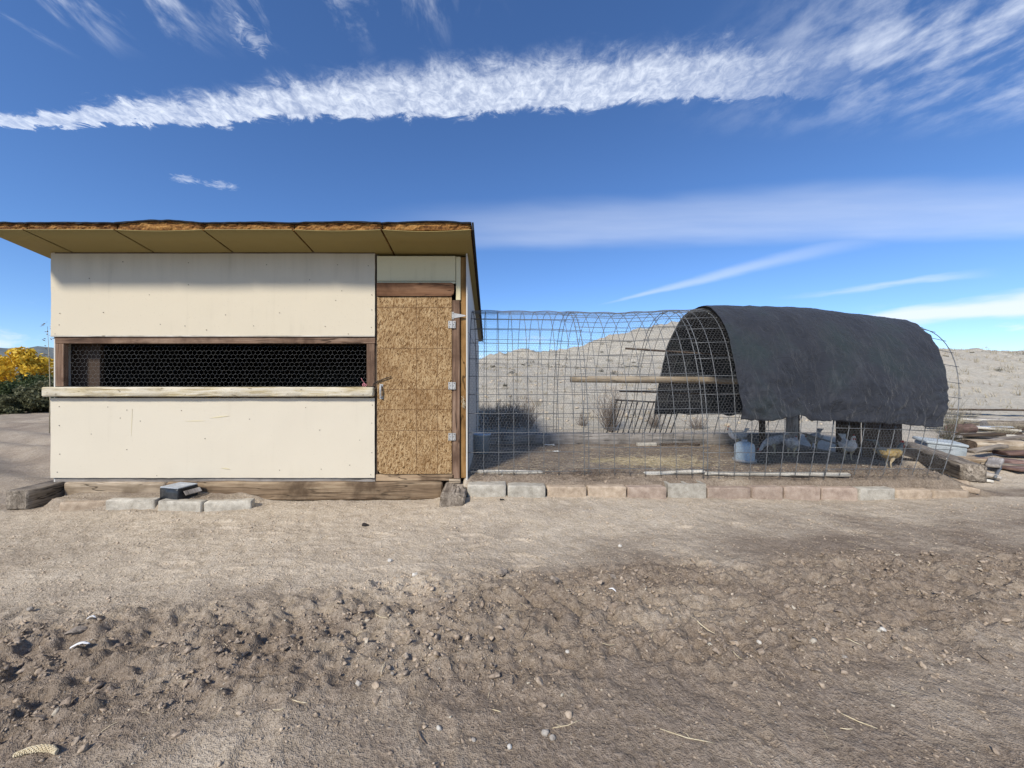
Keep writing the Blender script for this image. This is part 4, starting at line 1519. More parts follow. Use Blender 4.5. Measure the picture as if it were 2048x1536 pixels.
def build_cloth():
    nx, na = 210, 220
    xs = np.linspace(TARP_L, 4.62, nx)
    V = np.zeros((na, nx, 3))
    for i, x in enumerate(xs):
        s = i / (nx - 1)
        front = np.interp(x, [2.5, 2.9, 3.05, 3.12, 3.25, 3.6, 4.1, 4.62], [.575, .565, .60, .635, .565, .56, .55, .53]) + 0.018 * mnoise.noise((x * 7, 1, 2)) + 0.012 * mnoise.noise((x * 19, 1, 2))
        backe = ARC - 0.47 + 0.03 * mnoise.noise((x * 5, 9, 2))
        a = np.linspace(front, backe, na)
        hem = np.interp(a, [.5, .8, 1.15, 1.55, 2.0, 2.45, 3.2, 4.4], [4.48, 4.53, 4.54, 4.51, 4.50, 4.55, 4.52, 4.5])
        V[:, i, :] = tun(TARP_L + (hem - TARP_L) * s, a, 0.024)
        # wandering side hems
        if i in (0, nx - 1):
            pass
    # folds
    J, I = np.meshgrid(np.linspace(0, 1, na), xs, indexing='ij')
    S = J * (ARC - 1.0)
    diag = I * 2.6 - S * 2.1
    fold = 0.018 * pn(diag * 1.0, (I + S) * 0.4, 101) + 0.020 * (0.5 - np.abs(pn(diag * 2.1 + 0.6 * pn(I * 2, S * 2, 108), (I + S) * 0.5, 102))) * sst(pn(I * .9, S * .9, 109), -.3, .4)
    low = 1 - sst(S, 0.0, 0.75)
    hang = 0.045 * low * (pn(I * 5.0 + S * 2, S * 1.3, 103)) + 0.030 * low * (1 - 2 * np.abs(pn(I * 8 + 3 * pn(S * 3, I * 3, 107), S * 5.0, 104)))
    cr = 1 - 2 * np.abs(fbm(I * 4.5 + S, S * 4.5, 3, 105))
    cr2 = 1 - 2 * np.abs(fbm(I * 3.1 + S * 2.2, S * 1.6 - I, 3, 115))
    crump = 0.022 * cr * (0.05 + 0.95 * low) + 0.006 * cr2 * cr2 * np.sign(cr2) + 0.004 * fbm(I * 22, S * 22, 2, 106)
    crump = crump - 0.05 * np.exp(-((I - 3.25) / .28) ** 2 - ((S - .35) / .45) ** 2)
    sagb = -0.020 * np.abs(np.sin((I - 2.19) / 1.265 * math.pi)) * sst(S, 0.3, 1.2) * (1 - sst(S, 2.6, 3.4))
    disp = np.maximum(fold + hang + crump + 0.012, -0.008)
    du = np.gradient(V, axis=0); dx = np.gradient(V, axis=1)
    N = np.cross(du, dx); N /= np.linalg.norm(N, axis=2, keepdims=True)
    cen = np.array([0, AX_Y, BASE_Z])
    out = V - np.array([0, AX_Y, BASE_Z + 0.5]); out[..., 0] = 0
    sg = np.sign((N * out).sum(2, keepdims=True)); N = N * sg
    V = V + N * disp[..., None]
    # ragged left and right hems
    V[:, 0, 0] += 0.02 * pn(np.linspace(0, 9, na), np.zeros(na), 111)
    V[:, -1, 0] += 0.04 * pn(np.linspace(0, 22, na), np.zeros(na), 112)
    c = np.array([3.6, AX_Y, 1.1])
    co = (V - c).reshape(-1, 3)
    a = (np.arange(na - 1)[:, None] * nx + np.arange(nx - 1)[None, :]).ravel()
    f = np.stack([a, a + 1, a + nx + 1, a + nx], 1)
    me = bpy.data.meshes.new('shade_cloth')
    me.from_pydata(co.tolist(), [], f.tolist())
    me.polygons.foreach_set('use_smooth', [True] * len(f))
    fixn(me)
    o = link('shade_cloth', me, MAT['shade_cloth'], None, tuple(c))
    so = o.modifiers.new('thickness', 'SOLIDIFY'); so.thickness = 0.003; so.offset = 0
    tag(o, 'charcoal shade cloth draped over the far half of the hoop run', 'tarp')


build_cloth()

# weathered laths and sill timbers round the run
lath_spots = [(955, 1085, 941.5, 943, 'white weathered lath at the foot of the run nearest the coop'),
              (1288, 1408, 946, 941, 'white weathered lath lying askew above the hollow block'),
              (1408, 1700, 942, 945.5, 'long pale lath along the foot of the run below the shade cloth')]
for px0, px1, y0, y1, lab in lath_spots:
    d = 4.10
    x0, x1 = (px0 - 985) / 770 * d, (px1 - 985) / 770 * d
    zm = max(gz(x0, d), gz(x1, d), gz((x0 + x1) / 2, d))
    sl = -math.atan2((y1 - y0) / 770 * d, x1 - x0)
    o = link('lath', rough_box(x1 - x0, 0.05, 0.03, 0.05, 0.004, 0.006, px0, 8), MAT['white_board'], None, ((x0 + x1) / 2, d, zm + 0.008), (R(8), -sl, R(0.4)))
    tag(o, lab, 'lath', 'laths along the run')
timber('sill_timber', (5.0, 0.16, 0.175), (2.25, 6.14, 0.315), (0, 0, R(0.3)), 'grey_board', 'long grey brown timber along the back foot of the run', seed=31, cell=.07)
tieL = Vector((5.28, 4.22, 0)); tieR = Vector((6.15, 5.75, 0))
md = (tieL + tieR) / 2
timber('side_timber', ((tieR - tieL).length, 0.20, 0.19), (md.x, md.y, 0.225), (0, R(-1.2), math.atan2(tieR.y - tieL.y, tieR.x - tieL.x)), 'old_timber', 'weathered timber at the right end of the run propped on flat stones', seed=37, amp=0.008, bev=0.018)
for i, (x, y, z, sx, sy, sz, yw, tl, lab) in enumerate([(5.02, 4.22, .075, .34, .24, .055, -20, 9, 'flat concrete slab tilted under the end of the side timber'), (5.15, 4.33, .06, .24, .2, .12, 8, 0, 'squat block stacked under the slab at the end of the side timber')]):
    tag(link('paving_slab', rough_box(sx, sy, sz, .04, .004, .008, 300 + i, 12), MAT['concrete_tan'], None, (x, y, z), (R(-3), R(tl), R(yw))), lab, 'slab')


# ------------------------------------------------------------------ inside the run
def build_roost():
    o = empty('roost_stand', (3.5, 5.5, BASE_Z), 'roost of one thick wooden pole and dark rods under the shade cloth', 'roost')
    d = 5.55
    xa = (1141 - 985) / 770 * d
    mb = MB().tube([(-1.75, 0, .012), (-.8, .005, .004), (0, .01, 0), (1.75, .02, -.03)], [.047, .05, .05, .046], 14)
    po = link('roost_pole', mb.mesh('roost_pole', True), MAT['round_pole'], o, (xa + 1.75, d, CAM_Z + (768 - 760) / 770 * d))
    for px, py, dd, ln, dz, r in ((1251, 697, 5.5, 2.6, -.14, .014), (1239, 782, 5.75, 2.7, -.07, .014)):
        x = (px - 985) / 770 * dd
        mb = MB().tube([(0, 0, 0), (ln / 2, .01, dz * .6), (ln, 0, dz)], [r, r * .95, r * .9], 8)
        link('roost_rod', mb.mesh('roost_rod', True), MAT['dark_board'], o, (x, dd, CAM_Z + (768 - py) / 770 * dd))
    for x in (3.95, 4.45):
        link('roost_post', bev_box(1.56, .06, .06, .004), MAT['dark_board'], o, (x, 5.64, BASE_Z + .76), (0, R(90), 0))


build_roost()


def build_rack():
    d = 6.55
    x0 = (1231 - 985) / 770 * d
    z1 = CAM_Z + (768 - 800) / 770 * d
    o = empty('metal_rack', (x0 + .5, d, gz(x0 + .5, d)), 'dark barred metal rack leaning behind the run near the dead bush', 'rack')
    tr = MB().tube([(0, 0, 0), (1.15, 0, -.06)], .014, 8)
    link('top_rail', tr.mesh('top_rail', True), MAT['rusty_iron'], o, (x0, d, z1))
    zb = gz(x0, d + .1)
    br = MB().tube([(0, 0, 0), (1.15, 0, -.06)], .012, 8)
    link('bottom_rail', br.mesh('bottom_rail', True), MAT['rusty_iron'], o, (x0 - .15, d + .16, zb + .06))
    for k in range(13):
        t = .02 + k * .091
        a = Vector((x0 + t, d, z1 - .06 * t / 1.15)); b = Vector((x0 - .15 + t, d + .16, zb + .06 - .06 * t / 1.15))
        mb = MB().tube([(0, 0, 0), tuple(b - a)], .009, 6)
        link('bar', mb.mesh('bar', True), MAT['rusty_iron'], o, a)


build_rack()

# bucket by the coop, waterer, planks, nest box
bd = 5.25
bx = (963 - 985) / 770 * bd
BK = empty('bucket', (bx, bd, gz(bx, bd)), 'pale blue bucket inside the run against the coop wall', 'bucket')
link('bucket_body', fixn(MB().lathe([(.001, .004), (.095, .004), (.100, 0), (.122, .27), (.127, .27), (.127, .25), (.121, .25), (.116, .25), (.094, .012), (.001, .012)], 28).mesh('bucket_body', True)), MAT['plastic_blue'], BK, (bx, bd, gz(bx, bd)))
bail = [(0.126 * math.cos(a), -0.03 - .06 * math.sin(a), .245 - .10 * math.sin(a)) for a in np.linspace(0, math.pi, 13)]
link('bail', MB().tube(bail, .003, 6).mesh('bail', True), MAT['galv_wire'], BK, (bx, bd, gz(bx, bd)))
wd_ = 4.72
wxx = (1489 - 985) / 770 * wd_
wz0 = gz(wxx, wd_)
WT = empty('poultry_waterer', (wxx, wd_, wz0), 'round pale plastic poultry waterer on the run floor under the cloth', 'waterer')
link('tray', fixn(MB().lathe([(.001, .0), (.118, .0), (.13, .04), (.125, .04), (.115, .012), (.001, .012)], 28).mesh('tray', True)), MAT['galv_plate'], WT, (wxx, wd_, wz0))
link('tank', fixn(MB().lathe([(.001, .02), (.104, .02), (.108, .03), (.108, .205), (.098, .225), (.05, .25), (.001, .252)], 28).mesh('tank', True)), MAT['plastic_pale'], WT, (wxx, wd_, wz0))
link('cap', fixn(MB().lathe([(.001, .248), (.03, .248), (.032, .275), (.001, .278)], 16).mesh('cap', True)), MAT['tin_box'], WT, (wxx, wd_, wz0))

nd = 5.25
nx_ = (1733 - 985) / 770 * nd
NB = empty('nest_box', (nx_, nd, BASE_Z), 'dark brown plank nest box standing under the shade cloth', 'nest box')
nz_ = gz(nx_, nd - .2)
for k in range(4):
    link('front_board', bev_box(.58, .018, .128, .004), MAT['dark_board'], NB, (nx_ - .19 + k * .131, nd - .2, nz_ + .28), (0, R(90), 0))
for s in (-1, 1):
    link('side_board', bev_box(.56, .36, .018, .003), MAT['dark_board'], NB, (nx_ + s * .255, nd, nz_ + .28), (0, R(90), 0))
link('top_board', bev_box(.56, .42, .02, .003), MAT['dark_board'], NB, (nx_, nd, nz_ + .575))
gx, gd = (1584 - 985) / 770 * 5.5, 5.5
tag(link('short_post', rough_box(.52, .12, .10, .06, .004, .008, 81), MAT['grey_board'], None, (gx, gd, gz(gx, gd) + .25), (0, R(90), 0)), 'short grey post standing behind the hens under the cloth', 'post')
rx = (1655 - 985) / 770 * 5.35
tag(link('ramp_board', bev_box(.62, .16, .018, .003), MAT['grey_board'], None, (rx, 5.42, gz(rx, 5.35) + .17), (R(6), R(17), R(4))), 'thin pale ramp board sloping down to the nest box', 'board')
sbx, sbd = (1293 - 985) / 770 * 5.95, 5.95
tag(link('scrap_board', bev_box(.30, .07, .045, .004), MAT['white_board'], None, (sbx, sbd, gz(sbx, sbd) + .022), (0, 0, R(4))), 'short whitish board lying against the back timber of the run', 'board')
tag(link('scrap_board', bev_box(.62, .05, .03, .004), MAT['dark_board'], None, (sbx + .52, sbd + .01, gz(sbx + .5, sbd) + .016), (0, 0, R(2))), 'thin dark strip lying along the back timber of the run', 'board')
for i, (px, py, sx, yw, lab) in enumerate([(1100, 891, .16, -10, 'crumpled white paper scrap lying on the run floor'), (1113, 903, .10, 20, 'smaller white scrap in front of the crumpled paper')]):
    d = (CAM_Z - .25) * 770 / (py - 768)
    x = (px - 985) / 770 * d
    mb = MB()
    n = 7
    for a in range(n):
        for b in range(4):
            mb.v.append((sx * (a / (n - 1) - .5), .06 * (b / 3 - .5), .018 * mnoise.noise((a * .9, b * .9, i)) + .016))
    for a in range(n - 1):
        for b in range(3):
            p = a * 4 + b
            mb.quad([p, p + 4, p + 5, p + 1])
    o = link('paper_scrap', mb.mesh('paper'), MAT['white_paint'], None, (x, d, gz(x, d)), (0, 0, R(yw)))
    o.modifiers.new('t', 'SOLIDIFY').thickness = .002
    tag(o, lab, 'litter')


# ------------------------------------------------------------------ poultry
def make_bird(name, loc, yaw, scale, pose, mats, label, rooster=False):
    """body, neck, head and legs one continuous mesh; comb, beak, wings and tail are its parts"""
    body, legm, wingm, tailm = mats
    root = empty(name, loc, label, 'rooster' if rooster else 'hen', 'flock in the run')
    root.scale = (scale,) * 3
    root.rotation_euler = (0, 0, R(yaw))
    if pose == 'up':
        sp = [(-.175, .325, .014, .030), (-.15, .305, .038, .055), (-.10, .262, .068, .080), (-.03, .232, .086, .096), (.04, .232, .084, .094), (.095, .258, .066, .074), (.125, .300, .044, .050), (.137, .342, .032, .036), (.144, .375, .028, .030), (.155, .400, .029, .030), (.175, .402, .021, .022), (.187, .398, .010, .012)]
        head = Vector((.165, 0, .40))
    elif pose == 'peck':
        sp = [(-.165, .345, .014, .030), (-.14, .325, .038, .055), (-.09, .285, .068, .080), (-.02, .245, .086, .094), (.05, .222, .082, .086), (.105, .200, .062, .064), (.145, .165, .042, .044), (.170, .125, .031, .032), (.186, .088, .028, .028), (.200, .058, .027, .027), (.212, .040, .018, .018), (.218, .030, .009, .009)]
        head = Vector((.205, 0, .052))
    else:
        sp = [(-.175, .335, .014, .030), (-.15, .312, .038, .055), (-.10, .268, .070, .082), (-.03, .236, .090, .098), (.04, .228, .088, .094), (.10, .236, .068, .074), (.140, .255, .046, .050), (.168, .278, .034, .036), (.188, .296, .029, .030), (.206, .304, .028, .028), (.224, .302, .019, .020), (.234, .298, .009, .010)]
        head = Vector((.215, 0, .303))
    mb = MB()
    rings = []
    for i, (x, z, ry, rz) in enumerate(sp):
        p0 = sp[max(i - 1, 0)]; p1 = sp[min(i + 1, len(sp) - 1)]
        t = Vector((p1[0] - p0[0], 0, p1[1] - p0[1])).normalized()
        up = Vector((-t.z, 0, t.x))
        rings.append(((x, 0, z), Vector((0, ry, 0)), up * rz))
    mb.loft(rings, 14)
    if rooster:
        mb.m = [2 if (q // 14 >= 6 or q // 14 <= 1) else 0 for q in range(len(mb.f))]
    for s in (-1, 1):
        hx, hy = -.005, .042 * s
        mb.tube([(hx, hy, .20), (hx + .012, hy, .16), (hx + .004, hy, .125), (hx - .018, hy, .10), (hx - .012, hy, .05), (hx - .004, hy, .012)], [.045, .036, .022, .011, .0085, .009], 8, mi=1)
        for a in (-.45, 0, .45, math.pi):
            L = .055 if a != math.pi else .028
            mb.tube([(hx - .004, hy, .012), (hx - .004 + L * .5 * math.cos(a), hy + L * .5 * math.sin(a), .009), (hx - .004 + L * math.cos(a), hy + L * math.sin(a), .004)], [.008, .006, .003], 5, mi=1)
    me = fixn(mb.mesh('body', True))
    me.materials.append(MAT[body]); me.materials.append(MAT[legm]); me.materials.append(MAT['hen_slate'])

    def part(nm, me_, mat):
        o = bpy.data.objects.new(nm, me_); COL.objects.link(o); o.parent = root
        if len(me_.materials) == 0: me_.materials.append(MAT[mat])
        return o
    o = part('body', me, body)
    sub = o.modifiers.new('s', 'SUBSURF'); sub.levels = 1; sub.render_levels = 1
    nd_ = (Vector((sp[-1][0], 0, sp[-1][1])) - Vector((sp[-3][0], 0, sp[-3][1]))).normalized()
    tip = Vector((sp[-1][0], 0, sp[-1][1]))
    part('beak', MB().tube([tuple(tip - nd_ * .012), tuple(tip + nd_ * .006), tuple(tip + nd_ * .022 + Vector((0, 0, -.004)))], [.010, .007, .001], 6).mesh('beak', True), 'hen_leg')
    up = Vector((-nd_.z, 0, nd_.x))
    if up.z < 0 and pose != 'peck': up = -up
    k = 1.5 if rooster else 0.9
    cm = MB()
    prof = [(-.022, .0), (-.026, .018 * k), (-.016, .012 * k), (-.010, .026 * k), (-.002, .014 * k), (.006, .026 * k), (.012, .012 * k), (.018, .016 * k), (.020, 0)]
    b0 = head + up * .022
    for yy in (-.004, .004):
        for a, b in prof:
            q = b0 + nd_ * a + up * b; cm.v.append((q.x, yy, q.z))
    n = len(prof)
    cm.quad(list(range(n))); cm.quad(list(range(n, 2 * n))[::-1])
    for i in range(n):
        j = (i + 1) % n
        cm.quad([i, j, n + j, n + i])
    part('comb', fixn(cm.mesh('comb')), 'comb_red')
    for s in (-1, 1):
        q = head + nd_ * .014 - up * .022
        part('wattle', MB().tube([(q.x, .008 * s, q.z + .01), (q.x, .011 * s, q.z - .008 * k), (q.x, .010 * s, q.z - .024 * k)], [.005, .009, .003], 6).mesh('wattle', True), 'comb_red')
        q = head + nd_ * .004 + up * .005
        part('eye', MB().tube([(q.x, .024 * s, q.z), (q.x, .0305 * s, q.z)], [.005, .003], 6).mesh('eye'), 'rusty_iron')
    # wings: flattened teardrops with overlapping feather tips
    for s in (-1, 1):
        wg = MB()
        wr_ = [(-.150, .262, .004, .012), (-.11, .252, .010, .034), (-.06, .246, .015, .048), (0, .246, .018, .052), (.045, .252, .015, .040), (.075, .262, .006, .016)]
        wg.loft([((x, s * (.070 + .020 * math.sin(math.pi * i / 5)), z), Vector((0, th, 0)), Vector((0, 0, hh))) for i, (x, z, th, hh) in enumerate(wr_)], 10)
        for j in range(5):
            z = .225 + j * .014
            wg.loft([((-.07 - .006 * j, s * .088, z), Vector((0, .004, 0)), Vector((0, 0, .010))), ((-.13 - .007 * j, s * .080, z + .008), Vector((0, .003, 0)), Vector((0, 0, .011))), ((-.172 - .006 * j, s * .062, z + .018), Vector((0, .0015, 0)), Vector((0, 0, .003)))], 6)
        part('wing', fixn(wg.mesh('wing', True)), wingm)
    tl = MB()
    nt = 9 if rooster else 7
    for j in range(nt):
        f = j / (nt - 1) - .5
        L = .17 if rooster else .10
        yy = .05 * f
        a0 = Vector((-.145, yy * .4, .315)); a1 = a0 + Vector((-.35 * L, yy, .75 * L)); a2 = a0 + Vector((-(1.0 if rooster else .75) * L, yy * 1.6, (.75 if rooster else .95) * L))
        tl.loft([(a0, Vector((0, .005, 0)), Vector((.012, 0, .010))), (a1, Vector((0, .004, 0)), Vector((.020, 0, .014))), (a2, Vector((0, .002, 0)), Vector((.007, 0, .004)))], 6)
    part('tail', fixn(tl.mesh('tail', True)), tailm)
    return root


def at_floor(px, py):
    d = (CAM_Z - 0.25) * 770 / (py - 768)
    return (px - 985) / 770 * d, d


hens = [('hen', 1547, 906, 150, .74, 'peck', ('hen_speckled', 'hen_leg', 'hen_speckled', 'hen_speckled'), 'speckled hen pecking with its head down just right of the waterer'),
        ('hen', 1583, 911, 35, .76, 'level', ('hen_speckled', 'hen_leg', 'hen_white', 'hen_speckled'), 'pale speckled hen walking in front of the short grey post'),
        ('hen', 1627, 899, 200, .74, 'level', ('hen_speckled', 'hen_leg', 'hen_speckled', 'hen_speckled'), 'speckled hen in the shade between the grey post and the nest box'),
        ('hen', 1697, 919, 250, .76, 'up', ('hen_white', 'hen_leg', 'hen_white', 'hen_white'), 'white hen standing in front of the dark nest box'),
        ('hen', 1474, 893, 165, .70, 'up', ('hen_white', 'hen_leg', 'hen_speckled', 'hen_white'), 'whitish hen partly hidden behind the waterer'),
        ('rooster', 1780, 935, -12, .70, 'up', ('hen_gold', 'hen_leg', 'hen_gold', 'hen_slate'), 'golden rooster with dark slate tail at the right end of the run')]
for nm, px, py, yaw, sc, pose, mats, lab in hens:
    x, d = at_floor(px, py)
    make_bird(nm, (x, d, gz(x, d) - .004), yaw, sc, pose, mats, lab, nm == 'rooster')


# ------------------------------------------------------------------ plants
def twig_bush(name, loc, r, h, n, mat, label, cat='bush', group=None, seed=0, thick=.004, spread=.12):
    rd = random.Random(seed)
    root = empty(name, loc, label, cat, group)
    st, tw = MB(), MB()
    for k in range(n):
        a = rd.uniform(0, 6.283); lean = rd.uniform(.05, 1.0)
        L = h * rd.uniform(.6, 1.1)
        p = [Vector((rd.uniform(-1, 1) * spread * r, rd.uniform(-1, 1) * spread * r, -.03))]
        dirv = Vector((math.cos(a) * lean * r / h, math.sin(a) * lean * r / h, 1)).normalized()
        for s in range(4):
            dirv = (dirv + Vector((rd.uniform(-.28, .28), rd.uniform(-.28, .28), rd.uniform(-.05, .2)))).normalized()
            p.append(p[-1] + dirv * L / 4)
        st.tube([tuple(q) for q in p], [thick, thick * .85, thick * .65, thick * .45, thick * .2], 4, False)
        for j in range(6):
            i = rd.randint(1, 4)
            q = p[i]
            d2 = (dirv + Vector((rd.uniform(-1, 1), rd.uniform(-1, 1), rd.uniform(-.2, .7)))).normalized()
            l2 = L * rd.uniform(.15, .35)
            q2 = q + d2 * l2 * .5 + Vector((rd.uniform(-.01, .01), rd.uniform(-.01, .01), 0)); q3 = q + d2 * l2 + Vector((0, 0, rd.uniform(-.01, .03)))
            tw.tube([tuple(q), tuple(q2), tuple(q3)], [thick * .4, thick * .3, thick * .12], 3, False)
    link('stem', st.mesh('stem'), MAT[mat], root, loc)
    tag(link('twigs', tw.mesh('twigs'), MAT[mat], root, loc), kind='stuff')
    return root


def pz(x, y, dz=0.0): return (x, y, gz(x, y) + dz)


def pxd(px, d): return (px - 985) / 770 * d


x = pxd(1222, 7.3)
twig_bush('dead_bush', pz(x, 7.3), .55, .72, 95, 'twig', 'large dead twiggy bush on the bank behind the run', seed=1, thick=.0045, group='dead bushes behind the run')
x = pxd(1012, 7.7)
twig_bush('dead_bush', pz(x, 7.7), .75, .52, 230, 'twig', 'dark dead bush in the shade right behind the coop corner', seed=6, thick=.005, spread=.75, group='dead bushes behind the run')
x = pxd(1310, 7.5)
twig_bush('dead_bush', pz(x, 7.5), .42, .38, 55, 'twig', 'low dead bush behind the barred metal rack', seed=2, group='dead bushes behind the run')
x = pxd(1165, 7.6)
twig_bush('dead_bush', pz(x, 7.6), .30, .30, 35, 'twig', 'small dead bush left of the large twiggy bush', seed=3, group='dead bushes behind the run')
x = pxd(1395, 7.4)
twig_bush('dead_bush', pz(x, 7.4), .50, .28, 50, 'twig', 'flat dead bush seen below the edge of the shade cloth', seed=4, group='dead bushes behind the run')
for i, (px, d, r, h, lab) in enumerate([(2003, 6.9, .34, .36, 'tawny tuft of dry weeds growing among the scrap boards'), (1898, 5.9, .22, .75, 'grey green dry weed rising behind the right end of the run'), (1915, 7.5, .4, .45, 'straggly dry weed behind the red brown log')]):
    x = pxd(px, d)
    twig_bush('dry_weed', pz(x, d), r, h, 60, 'dry_grass' if i != 1 else 'leaf_grey', lab, 'weed', 'dry weeds by the scrap heap', seed=10 + i, thick=.003)


def tree(name, loc, height, rad, nleaf, mat, label, seed, trunk=True, leaf=.10, flat=.75, cat='tree', group=None, nclump=26, base=.35):
    rd = np.random.default_rng(seed); rp = random.Random(seed)
    root = empty(name, loc, label, cat, group)
    cl = []
    tb = MB()
    h0 = height * base
    tips = []
    tb.tube([(0, 0, -.2), (rp.uniform(-.1, .1), 0, h0), (rp.uniform(-.3, .3), rp.uniform(-.3, .3), height * .75)], [height * .028, height * .02, height * .005], 7, False)
    for k in range(nclump):
        a = rp.uniform(0, 6.283); rr = rad * math.sqrt(rp.uniform(.05, 1)) * .85
        t = rp.uniform(0, 1)
        zz = h0 * .7 + (height - h0 * .7) * t
        fall = math.sin(math.pi * min(1, .18 + t * .8)) ** .6
        c = (rr * fall * math.cos(a), rr * fall * math.sin(a), zz * (1 - .15 * (rr / rad)))
        cl.append((c, rad * rp.uniform(.18, .36)))
        tb.tube([(0, 0, h0 * rp.uniform(.5, 1)), (c[0] * .5, c[1] * .5, (c[2] + h0) * .5), c], [height * .010, height * .006, height * .002], 4, False)
    P = []
    per = nleaf // nclump
    for c, r in cl:
        q = rd.normal(size=(per, 3)); q /= np.linalg.norm(q, axis=1, keepdims=True)
        q *= (rd.random((per, 1)) ** .45) * r
        q[:, 2] *= flat
        P.append(q + np.array(c))
    P = np.concatenate(P)
    n = len(P)
    A = rd.normal(size=(n, 3)); A /= np.linalg.norm(A, axis=1, keepdims=True)
    B = np.cross(A, rd.normal(size=(n, 3))); B /= np.linalg.norm(B, axis=1, keepdims=True)
    s = leaf * rd.uniform(.6, 1.3, (n, 1))
    V = np.stack([P - A * s, P + B * s * .55, P + A * s, P - B * s * .55], 1).reshape(-1, 3)
    F = np.arange(n * 4).reshape(-1, 4)
    me = bpy.data.meshes.new('crown'); me.from_pydata(V.tolist(), [], F.tolist())
    link('trunk', tb.mesh('trunk', True), MAT['twig'], root, loc)
    tag(link('crown', me, MAT[mat], root, loc), kind='stuff')
    return root


def zt(px, py, d): return CAM_Z + (768 - py) / 770 * d


g0 = 'trees and shrubs beyond the drive'
x = pxd(35, 24)
tree('cottonwood', pz(x, 24), zt(35, 703, 24) - gz(x, 24), 2.3, 5200, 'leaf_yellow', 'bright yellow autumn tree at the left edge beyond the drive', 5, leaf=.13, group=g0, base=.25)
x = pxd(92, 27)
tree('cottonwood', pz(x, 27), zt(92, 722, 27) - gz(x, 27), 1.9, 2600, 'leaf_yellow', 'smaller yellow tree next to the coop wall', 6, leaf=.12, group=g0, base=.3)
x = pxd(-70, 25)
tree('cottonwood', pz(x, 25), zt(-70, 695, 25) - gz(x, 25), 2.6, 6000, 'leaf_yellow', 'yellow autumn tree cut off by the left frame edge', 7, leaf=.13, group=g0, base=.25)
for i, (px, d, py, r, m, lab) in enumerate([(12, 18.5, 762, 1.5, 'leaf_green', 'dark green shrub at the far left edge under the yellow tree'),
                                            (62, 19.5, 752, 1.6, 'leaf_green', 'dark green shrub in the middle of the hedge beyond the drive'),
                                            (104, 18.0, 765, 1.3, 'leaf_olive', 'olive shrub closest to the coop wall'),
                                            (80, 31, 735, 2.2, 'leaf_grey', 'greyish bush far behind the dark green shrubs'),
                                            (30, 17.0, 792, 1.0, 'leaf_olive', 'low olive shrub in front of the dark green hedge'),
                                            (-60, 18, 755, 1.8, 'leaf_green', 'dark green shrub just outside the left frame edge')]):
    x = pxd(px, d)
    tree('shrub', pz(x, d), max(.6, zt(px, py, d) - gz(x, d)), r, 5200, m, lab, 20 + i, leaf=.075, cat='shrub', group=g0, base=.08, nclump=30)
x = pxd(99, 9.5)
sp = empty('tall_weed', pz(x, 9.5), 'thin tall weed with pale leaves peeking past the left coop wall', 'weed')
mb = MB().tube([(0, 0, 0), (.02, 0, 1.0), (-.01, 0, 1.9), (-.05, 0, 2.65)], [.012, .01, .007, .003], 5)
link('stem', mb.mesh('stem', True), MAT['dry_grass'], sp, pz(x, 9.5))
lf = MB()
rr_ = random.Random(5)
for k in range(46):
    z = rr_.uniform(1.5, 2.75); a = rr_.uniform(0, 6.28); L = rr_.uniform(.04, .10)
    c = Vector((-.03 + .05 * math.cos(a), .05 * math.sin(a), z)); e = c + Vector((math.cos(a) * L, math.sin(a) * L, rr_.uniform(-.06, .05)))
    s = Vector((-math.sin(a), math.cos(a), .4)) * .016; m_ = (c + e) / 2
    b = len(lf.v); lf.v += [tuple(c), tuple(m_ + s), tuple(e), tuple(m_ - s)]; lf.quad([b, b + 1, b + 2, b + 3])
tag(link('leaves', lf.mesh('leaves'), MAT['dry_grass'], sp, pz(x, 9.5)), kind='stuff')

# ------------------------------------------------------------------ scrap heap at the right


def scrap(name, px, py_base, d, size, yaw, mat, label, cat, pitch=0.0, lift=0.0, seed=0, amp=.004, bev=.006, cell=.06, group='scrap heap beside the run'):
    x = pxd(px, d)
    z = gz(x, d)
    o = link(name, rough_box(size[0], size[1], size[2], cell, amp, bev, seed, 8, .4), MAT[mat], None, (x, d, z + size[2] / 2 + lift), (0, R(pitch), R(yaw)))
    return tag(o, label, cat, group)


x = pxd(1878, 5.55); z = gz(x, 5.55)
FB = empty('foam_cooler', (x, 5.55, z), 'pale grey box cooler standing just outside the right end of the run', 'cooler', 'scrap heap beside the run')
link('cooler_body', rough_box(.40, .34, .20, .06, .002, .012, 61), MAT['foam_box'], FB, (x, 5.55, z + .11), (R(4), R(5), R(-24)))
link('lid', rough_box(.43, .37, .04, .06, .002, .010, 62), MAT['foam_box'], FB, (x + .005, 5.55, z + .235), (R(4), R(5), R(-24)))
x = pxd(1843, 5.2); z = gz(x, 5.2)
hp = [(.30 * math.cos(a) - .05, .25 * math.sin(a), .02 + .26 * max(0, math.cos(a * .5 + .4))) for a in np.linspace(2.4, 5.2, 18)]
tag(link('rubber_hose', MB().tube(hp, .016, 8).mesh('hose', True), MAT['rusty_iron'], None, (x + .1, 5.35, z)), 'black curved hose beside the pale box cooler', 'hose')


